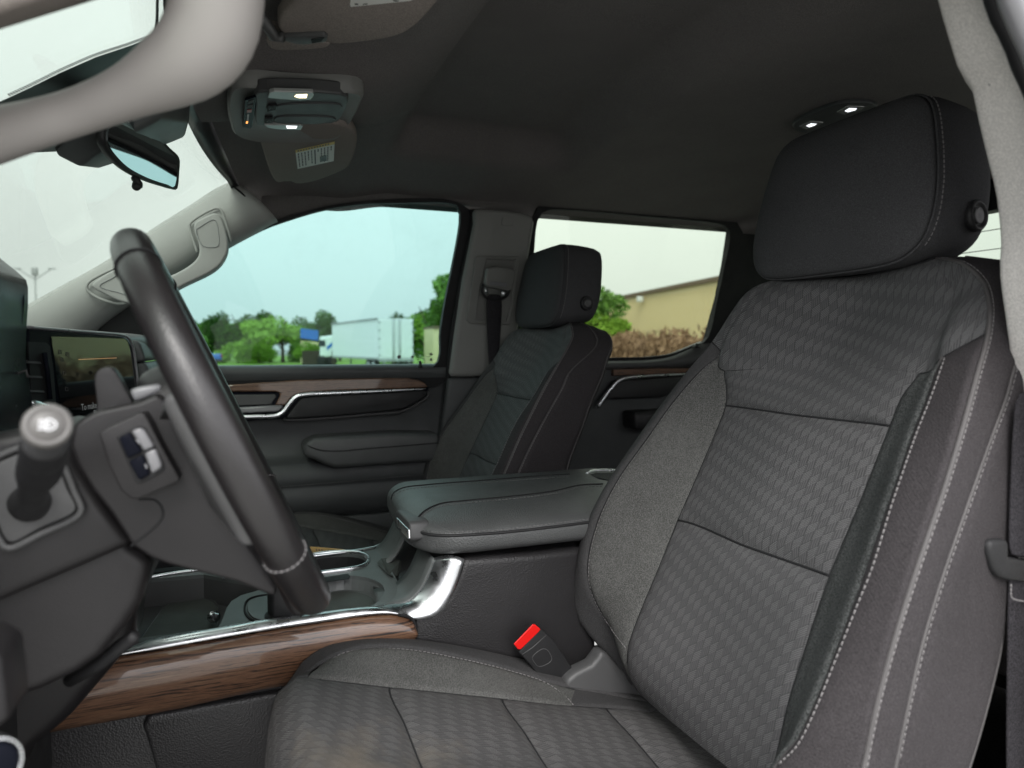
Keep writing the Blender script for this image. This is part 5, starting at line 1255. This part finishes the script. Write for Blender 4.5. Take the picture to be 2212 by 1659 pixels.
# hub and spokes
def wq(x, u, o=0): return WC_+wr*x+wu*u+wn*o
hub = [wq(*p) for p in ((-.085, .055), (-.06, .075), (.06, .075), (.085, .055), (.085, -.03), (.06, -.075), (-.06, -.075), (-.085, -.03))]
V, F = ext([p+wn*.012 for p in hub], -wn*.060); obj('airbag_cover', V, F, M['column'], sw, bevel=.016, bseg=4)
for s in (-1, 1):
    a = [wq(s*.07, .035, -.008), wq(s*.12, .042, -.010), wq(s*.168, .055, -.004)]; b = [wq(s*.07, -.03, -.008), wq(s*.12, -.045, -.010), wq(s*.160, -.075, -.004)]
    poly = a+b[::-1]
    V, F = ext([p+wn*.006 for p in poly], -wn*.026); obj('spoke', V, F, M['char'], sw, bevel=.007, bseg=3)
poly = [wq(-.06, -.06), wq(.06, -.06), wq(.085, -.172), wq(-.085, -.172)]
V, F = ext([p+wn*.008 for p in poly], -wn*.030); obj('lower_spoke', V, F, M['column'], sw, bevel=.010, bseg=3)
# hub rear shroud, traced on the plane of the near hub side
sh = [(150, 962), (158, 918), (180, 902), (213, 886), (300, 868), (340, 850), (372, 880), (405, 970), (470, 1080), (540, 1190), (600, 1270), (596, 1290), (578, 1285), (510, 1258), (442, 1241), (361, 1220), (327, 1207), (285, 1180), (240, 1110), (200, 1060), (165, 1005)]
V, F = ext(LX(sh, .60), (.16, 0, 0)); obj('hub_shroud', V, F, M['column'], sw, bevel=.012, bseg=4)
pod_ = [(213, 936), (225, 928), (300, 893), (312, 893), (320, 905), (350, 965), (388, 1033), (386, 1040), (300, 1078), (285, 1078), (262, 1060), (235, 1005)]
V, F = ext(LX(pod_, .578), (.03, 0, 0)); pd = obj('switch_pod', V, F, M['column'], sw, bevel=.006, bseg=3)
X5 = .5765
V, F = ext(LX([(251, 944), (281, 928), (303, 920), (315, 926), (357, 1008), (354, 1018), (328, 1034), (300, 1046), (292, 1040)], X5), (.006, 0, 0)); obj('button_well', V, F, M['rubber'], pd, smooth=False, bevel=.001)
for q, m in (([(283, 931), (302, 924), (312, 929), (334, 965), (311, 975)], 'silver'), ([(312, 979), (336, 969), (350, 1005), (346, 1013), (328, 1024)], 'silver'), ([(256, 946), (280, 934), (308, 977), (275, 992)], 'gloss'), ([(277, 997), (309, 982), (324, 1026), (300, 1039)], 'gloss')):
    V, F = ext(LX(q, X5-.003), (.006, 0, 0)); b_ = obj('button', V, F, M[m], pd, smooth=True, bevel=.0018)
for q in ([(293, 950), (297, 948), (304, 957), (300, 959)], [(312, 1003), (315, 1001), (319, 1011), (316, 1013)]):
    V, F = ext(LX(q, X5-.0035), (.0003, 0, 0)); obj('icon', V, F, M['silver'], pd, smooth=False)
V, F = tube(cr(LX([(300, 1079), (335, 1081), (349, 1096), (352, 1113), (341, 1132), (283, 1180)], .600), 24), .0010, 5); obj('service_cap_seam', V, F, M['seam'], sw)
V, F = ext(LX([(277, 843), (300, 836), (345, 828), (350, 845), (312, 862), (290, 870), (284, 858)], .615), (.05, 0, 0)); obj('spoke_trim', V, F, M['silver'], sw, bevel=.004, bseg=3)
pdl = [(204, 813), (211, 801), (221, 795), (234, 793), (244, 797), (252, 806), (270, 840), (290, 892), (260, 905), (213, 936), (209, 871)]
V, F = ext(cr(LX(pdl, .612), 50, True), (.014, 0, 0)); obj('shift_paddle', V, F, M['column'], sw, bevel=.0035, bseg=3)

# column cover
cc_ = thing('steering_column', 'dark steering column cover at the lower left with a tilt lever', 'steering column', (.7, .2, -.2))
cs = [(-220, 1010), (-60, 962), (30, 942), (90, 930), (140, 936), (165, 1000), (215, 1075), (285, 1180), (330, 1210), (322, 1238), (306, 1299), (272, 1353), (218, 1421), (170, 1455), (85, 1496), (27, 1513), (-220, 1550)]
V, F = ext(LX(cs, .64), (.14, 0, 0)); obj('cover', V, F, M['column'], cc_, bevel=.022, bseg=5)
up_ = [(-220, 1000), (-60, 950), (40, 930), (100, 925), (146, 938), (168, 1000), (225, 1090), (290, 1176), (150, 1238), (0, 1302), (-220, 1400)]
V, F = ext(LX(up_, .628), (.05, 0, 0)); obj('upper_cover', V, F, M['column'], cc_, bevel=.010, bseg=4)
pl = cr(LX([(-40, 1010), (20, 975), (70, 962), (118, 972), (140, 1010), (160, 1060), (176, 1100), (166, 1116), (90, 1152), (22, 1184), (8, 1180), (-40, 1060)], .6225), 60, True)
V, F = tube(pl, .0028, 8, closed=True); obj('stalk_frame', V, F, M['char'], cc_)
V, F = ext(bigger(pl, -.004), (.008, 0, 0)); obj('stalk_plate', V, F, M['char'], cc_, bevel=.002)
bt_ = cr([atX(272, 1397, .63), atX(230, 1425, .66), atX(180, 1460, .70)], 8)
V, F = tube([atX(292, 1372, .655), atX(286, 1378, .66), atX(262, 1395, .665), atX(218, 1432, .67), atX(150, 1470, .69)], [.004, .0062, .0066, .006, .006], 10); obj('tilt_lever', V, F, M['black'], cc_)
# stalk
t = thing('turn_signal_stalk', 'fat turn signal stalk pointing at the camera, lamp symbol on its end', 'stalk', atX(75, 1075, .62))
S_ = [atX(66, 1085, .625), atX(69, 1072, .60), atX(74, 1050, .575), atX(84, 1020, .545), atX(90, 1000, .525), atX(95, 978, .505), atX(98, 960, .488), atX(100, 948, .475)]
V, F = tube(cr(S_, 24), [.0150, .0132, .0116, .0106, .0100, .0097, .0096, .0097, .0100, .0106, .0114, .0124, .0132, .0135, .0134, .0134, .0134, .0126, .0132, .0134, .0133, .0130, .0126, .0120], 28); obj('arm', V, F, M['black'], t)
a_ = (S_[-1]-S_[-4]).normalized(); tip = atX(103, 918, .452); 
nrm_ = (tip*-1).normalized()*.7+a_*.5; nrm_.normalize()
V, F = loft(disc_rings(tip, nrm_, [(.0120, -.018), (.0128, -.010), (.0126, -.003), (.0115, -.0005), (.0096, .0), (.0091, -.0010), (.0085, -.0010), (.0079, .0004), (.001, .0008)], 36)); cp = obj('end_cap', V, F, M['capgrey'], t)
e1 = RT-nrm_*RT.dot(nrm_); e1.normalize(); e2 = nrm_.cross(e1)
if e2.z < 0: e2 = -e2
def tc(x, y): return tip+nrm_*.0012+e1*x*.75+e2*y*.75
ic = [ext([tc(x, y) for x, y in q], nrm_*.0003) for q in ([(-.0058, .0030-.0021*k), (-.0018, .0036-.0021*k), (-.0018, .0025-.0021*k), (-.0058, .0019-.0021*k)] for k in range(4))]
dd_ = [(-.0008, .004)]+[(-.0008+.0062*math.sin(a), .0042*math.cos(a)) for a in np.linspace(.1, math.pi-.1, 10)]+[(-.0008, -.0042)]
V, F = tube([tc(x, y) for x, y in dd_+[dd_[0]]], .0006, 5); ic.append((V, F)); ic.append(tube([tc(.0012+.0014*math.cos(a), .0016*math.sin(a)) for a in np.linspace(0, 6.28, 12)], .0004, 4))
V, F = join(*ic); obj('lamp_symbol', V, F, M['icon'], cp, smooth=False)
# knee panel, lower dash
dash = thing('dashboard', 'black dashboard with center vents, touchscreen and glossy cluster hood', 'dashboard', (1.1, .4, -.2))
kp = [(-300, 1200), (240, 1180), (300, 1290), (290, 1385), (240, 1450), (150, 1555), (129, 1575), (68, 1625), (30, 1700), (-300, 1800)]
V, F = ext(LX(kp, .86), (.09, 0, 0)); obj('knee_panel', V, F, M['column'], dash, bevel=.02, bseg=4)
V, F = boxv((1.13, .42, -.30), (1.42, .36, .60)); obj('core', V, F, M['black'], dash, bevel=.05, bseg=4)
V, F = ext([atX(x, y, .42) for x, y in ((-60, 1390), (2, 1420), (12, 1500), (20, 1560), (-60, 1600))], (.04, 0, 0)); obj('end_panel', V, F, M['column'], dash, bevel=.004)
# dash top
dt = [(.40, .26), (.60, .24), (.95, .25), (1.05, .25), (1.30, .20), (1.45, .17), (1.62, .18), (1.86, .20)]
A = cr([Vector((x, y, .022-.004*abs(x-1.1))) for x, y in dt], 40)
rows = [[p+Vector((0, -.004, -.016)) for p in A], [p+Vector((0, -.006, -.006)) for p in A], [p+Vector((0, .004, .002)) for p in A], [p+Vector((0, .03, .006)) for p in A], [Vector((p.x, .62, .012)) for p in A], [Vector((p.x, 1.0, -.02)) for p in A]]
V, F, uv = grid(rows); obj('top_pad', V, F, M['dashtop'], dash, uv=uv, solid=(0, .01, -.02))
# screen
SL, SR = atX(111, 726, 1.01), atX(290, 740, 1.255)
su = (SR-SL); su.z = 0; su.normalize(); sn_ = Vector((su.y, -su.x, 0)); 
if sn_.dot(SL) > 0: sn_ = -sn_
sn_ = (sn_+Vector((0, 0, .05))).normalized()
def ons(px, py, o=0): d = ray(px, py); return d*((SL+sn_*o).dot(sn_)/d.dot(sn_))
V, F = ext([ons(*p) for p in ((61, 708), (160, 716), (268, 726), (276, 731), (285, 746), (300, 848), (300, 930), (60, 960))], -sn_*.02); obj('screen_bezel', V, F, M['gloss'], dash, smooth=False, bevel=.003)
scr = [(111, 727), (200, 729), (270, 732), (284, 749), (298, 846), (298, 925), (139, 934)]
V, F = ext([ons(x, y, .0016) for x, y in scr], -sn_*.001); sp_ = obj('touchscreen', V, F, M['screen'], dash, smooth=False)
V, F = tube(cr([ons(x, y, .003) for x, y in ((61, 707), (160, 715), (268, 725), (277, 730), (286, 746), (300, 846))], 40), .0022, 6); obj('screen_edge', V, F, M['silver'], dash)
def text(s, p, u, v, n_, h, mat, parent, nm='lettering'):
    cu = bpy.data.curves.new(nm, 'FONT'); cu.body = s; cu.size = h; cu.extrude = .00008; cu.resolution_u = 2
    o = bpy.data.objects.new(nm, cu); col.objects.link(o)
    dg = bpy.context.evaluated_depsgraph_get(); me = bpy.data.meshes.new_from_object(o.evaluated_get(dg)); bpy.data.objects.remove(o)
    Mx = Matrix((u, v, n_)).transposed(); off = wloc(parent)
    for q in me.vertices: q.co = Mx @ q.co+p-off
    me.materials.clear(); me.materials.append(mat); o = bpy.data.objects.new(nm, me); col.objects.link(o); o.parent = parent; return o
sv = sn_.cross(su)
if sv.z < 0: sv = -sv
text('To make a call, pair a phone', ons(176, 887, .0022), su, sv, sn_, .0125, M['icon'], sp_)
text('Bluetooth', ons(203, 897, .0022), su, sv, sn_, .0105, M['icon'], sp_)
V, F = ext([ons(x, y, .0022) for x, y in ((160, 833.5), (253, 827.5), (253, 828.5), (160, 834.8))], -sn_*.0003) ; 
V, F = ext([ons(x, y, .0022) for x, y in ((170, 776), (252, 772.6), (252, 773.6), (170, 777.2))], -sn_*.0003); obj('menu_line', V, F, M['amber2'] if 'amber2' in M else M['amber'], sp_, smooth=False)
for x, y, m in ((130, 760, 'ink'), (134, 776, 'ink'), (146, 765, 'ink'), (139, 806, 'ink'), (144, 840, 'ink')):
    V, F = tube([ons(x-2.5, y-4, .0022), ons(x+2.5, y-3, .0022), ons(x+3, y+4, .0022), ons(x-2, y+4, .0022), ons(x-2.5, y-4, .0022)], .0004, 4); obj('icon', V, F, M[m], sp_)
# vent left of the screen
V, F = ext([ons(*p, .002) for p in ((61, 738), (100, 740), (108, 748), (116, 800), (122, 884), (70, 890))], -sn_*.002); vt = obj('air_vent', V, F, M['rubber'], dash, smooth=False)
for y in (784, 815, 846, 872):
    V, F = ext([ons(60, y, .004), ons(90+(y-784)*.11, y+2, .004), ons(86+(y-784)*.11, y-5, .001), ons(62, y-10, -.002)], -sn_*.004); obj('vent_slat', V, F, M['char'], vt, smooth=False)
V, F = tube([ons(96, 762, .004), ons(102, 800, .004), ons(108, 862, .004)], .0028, 8); obj('vent_bar', V, F, M['gloss'], vt)
V, F = ext([ons(*p, .006) for p in ((72, 866), (82, 864), (108, 872), (112, 880), (104, 884), (76, 886))], -sn_*.01); obj('chrome_tab', V, F, M['chrome'], vt, bevel=.0025)
# right of the screen: pad end and passenger dash
V, F = ext([atX(x, y, 1.33) for x, y in ((284, 732), (302, 739), (311, 765), (314, 780), (288, 784), (276, 745))], (.4, 0, 0)); obj('pad_end', V, F, M['soft'], dash, bevel=.008, bseg=3)
V, F = ext([atX(x, y, 1.33) for x, y in ((287, 786), (314, 781), (322, 800), (327, 840), (330, 930), (300, 930))], (.4, 0, 0)); obj('lower_pad', V, F, M['soft'], dash, bevel=.008, bseg=3)
# cluster hood
ch = [(-260, 500), (0, 556), (20, 572), (38, 586), (60, 606), (64, 622), (64, 660), (60, 720), (59, 780), (66, 825), (76, 890), (90, 940), (150, 1000), (-260, 1040)]
V, F = ext(LX(ch, .92), (-.37, 0, 0)); hd_ = obj('cluster_hood', V, F, M['gloss'], dash, bevel=.006, bseg=3)
V, F = ext(LX([(-260, 508), (0, 570), (20, 586), (50, 612), (54, 650), (48, 720), (30, 700), (0, 740), (-260, 800)], .90), (-.004, 0, 0)); obj('hood_side', V, F, M['gloss'], hd_, bevel=.002)
V, F = tube(cr(LX([(-200, 830), (0, 822), (40, 806), (56, 800), (60, 815)], .88), 16), .0012, 6); obj('hood_edge', V, F, M['piping'], hd_)
# round knob with chrome ring, bottom left
t = thing('dash_knob', 'round black knob with a chrome ring at the bottom left corner', 'knob', atX(0, 1650, .44))
kc = atX(-22, 1655, .42); kn = Vector((-.8, -.6, .1))
V, F = loft(disc_rings(kc, kn, [(.0145, -.02), (.0145, -.004), (.0135, 0)], 36)); obj('base', V, F, M['char'], t)
V, F = loft(disc_rings(kc, kn, [(.0144, -.002), (.0146, .002), (.0138, .0036), (.0128, .003), (.0124, .001)], 40)); obj('chrome_ring', V, F, M['chrome'], t)
V, F = loft(disc_rings(kc, kn, [(.0122, -.001), (.012, .004), (.010, .0052), (.001, .0052)], 36)); obj('face', V, F, M['gloss'], t)

# ================================================================== DRIVER DOOR PILLAR AND BELT
t = thing('door_pillar', 'pale grey near pillar trim along the right edge of the picture', 'pillar', (.44, -.6, 0))
le = [(2010, -120), (2033, 0), (2050, 60), (2078, 150), (2082, 158), (2098, 164), (2104, 180), (2119, 252), (2140, 340), (2158, 415), (2167, 492), (2169, 518), (2166, 577), (2172, 640), (2179, 686), (2192, 793), (2197, 860), (2190, 900), (2185, 1200), (2185, 1800)]
re_ = [(2100, -120), (2128, 0), (2140, 40), (2167, 89), (2180, 130), (2192, 150), (2200, 170), (2212, 202), (2230, 300), (2245, 400), (2252, 492), (2258, 518), (2262, 577), (2268, 640), (2275, 686), (2280, 793), (2284, 860), (2290, 900), (2300, 1200), (2300, 1800)]
A = [atX(x, y, .455) for x, y in le]; B = [atX(x, y, .405) for x, y in re_]
A = cr(A, 60); B = cr(B, 60)
rows = []
for k in range(9):
    f = k/8; rows.append([a.lerp(b, f)+Vector((-.012*math.sin(math.pi*f), 0, 0)) for a, b in zip(A, B)])
rows = [[a+Vector((.03, -.05, 0)) for a in A]]+[[a+Vector((.004, -.002, 0)) for a in A]]+rows+[[b+Vector((.02, -.05, 0)) for b in B]]
V, F, uv = grid(rows); obj('trim', V, F, M['pillar2'], t, uv=uv)
S1_ = cr([atX(x, y, .395) for x, y in ((2120, -120), (2146, 0), (2160, 40), (2186, 89), (2204, 140), (2232, 202), (2262, 300), (2280, 420), (2300, 600), (2310, 1000), (2312, 1900))], 60)
V, F = tube(S1_, .0068, 10); obj('door_seal', V, F, M['rubber'], t)
S2_ = cr([atX(x, y, .375) for x, y in ((2160, -120), (2182, 0), (2200, 45), (2225, 100), (2255, 180), (2300, 320), (2330, 600), (2345, 1000), (2350, 1900))], 60)
V, F = tube(S2_, .0085, 10); obj('body_flange', V, F, M['silver'], t)
V, F = ext([atX(x, y, .39) for x, y in ((2190, -150), (2215, 0), (2262, 120), (2330, 400), (2380, 900), (2400, 1900), (2600, 1900), (2600, -150))], (.06, 0, 0)); obj('outer_post', V, F, M['paint'], t, smooth=False, bevel=.01)
t = thing('seat_belt', 'near driver seat belt with black height ring at the right edge', 'seat belt', (.42, -.6, -.2))
rows = [[atX(l, y, .435), atX(l+45, y, .428), atX(l+90, y, .435)] for l, y in ((2196, 840), (2188, 900), (2184, 980), (2179, 1094), (2178, 1160), (2177, 1207))]
V, F, uv = grid(rows); obj('webbing', V, F, M['webbing'], t, uv=uv, solid=.0015, sub=1)
rows = [[atX(l, y, .440), atX(l+45, y, .434), atX(l+90, y, .440)] for l, y in ((2176, 1207), (2174, 1263), (2172, 1400), (2170, 1540), (2170, 1659), (2172, 1760))]
V, F, uv = grid(rows); obj('webbing', V, F, M['webbing'], t, uv=uv, solid=.0015, sub=1)
rg_ = [(2141, 1168), (2180, 1166), (2182, 1176), (2182, 1205), (2250, 1215), (2250, 1262), (2185, 1256), (2163, 1249), (2150, 1232), (2137, 1190)]
V, F = ext(LX(rg_, .430), (.012, 0, 0)); obj('belt_ring', V, F, M['black'], t, bevel=.005, bseg=4)
V, F = stitches(cr([atX(2184, 1262, .430), atX(2185, 1290, .430), atX(2200, 1297, .430), atX(2240, 1300, .430)], 20), .004, .003, .0006); obj('stitching', V, F, M['thread'], t, kind='stuff')
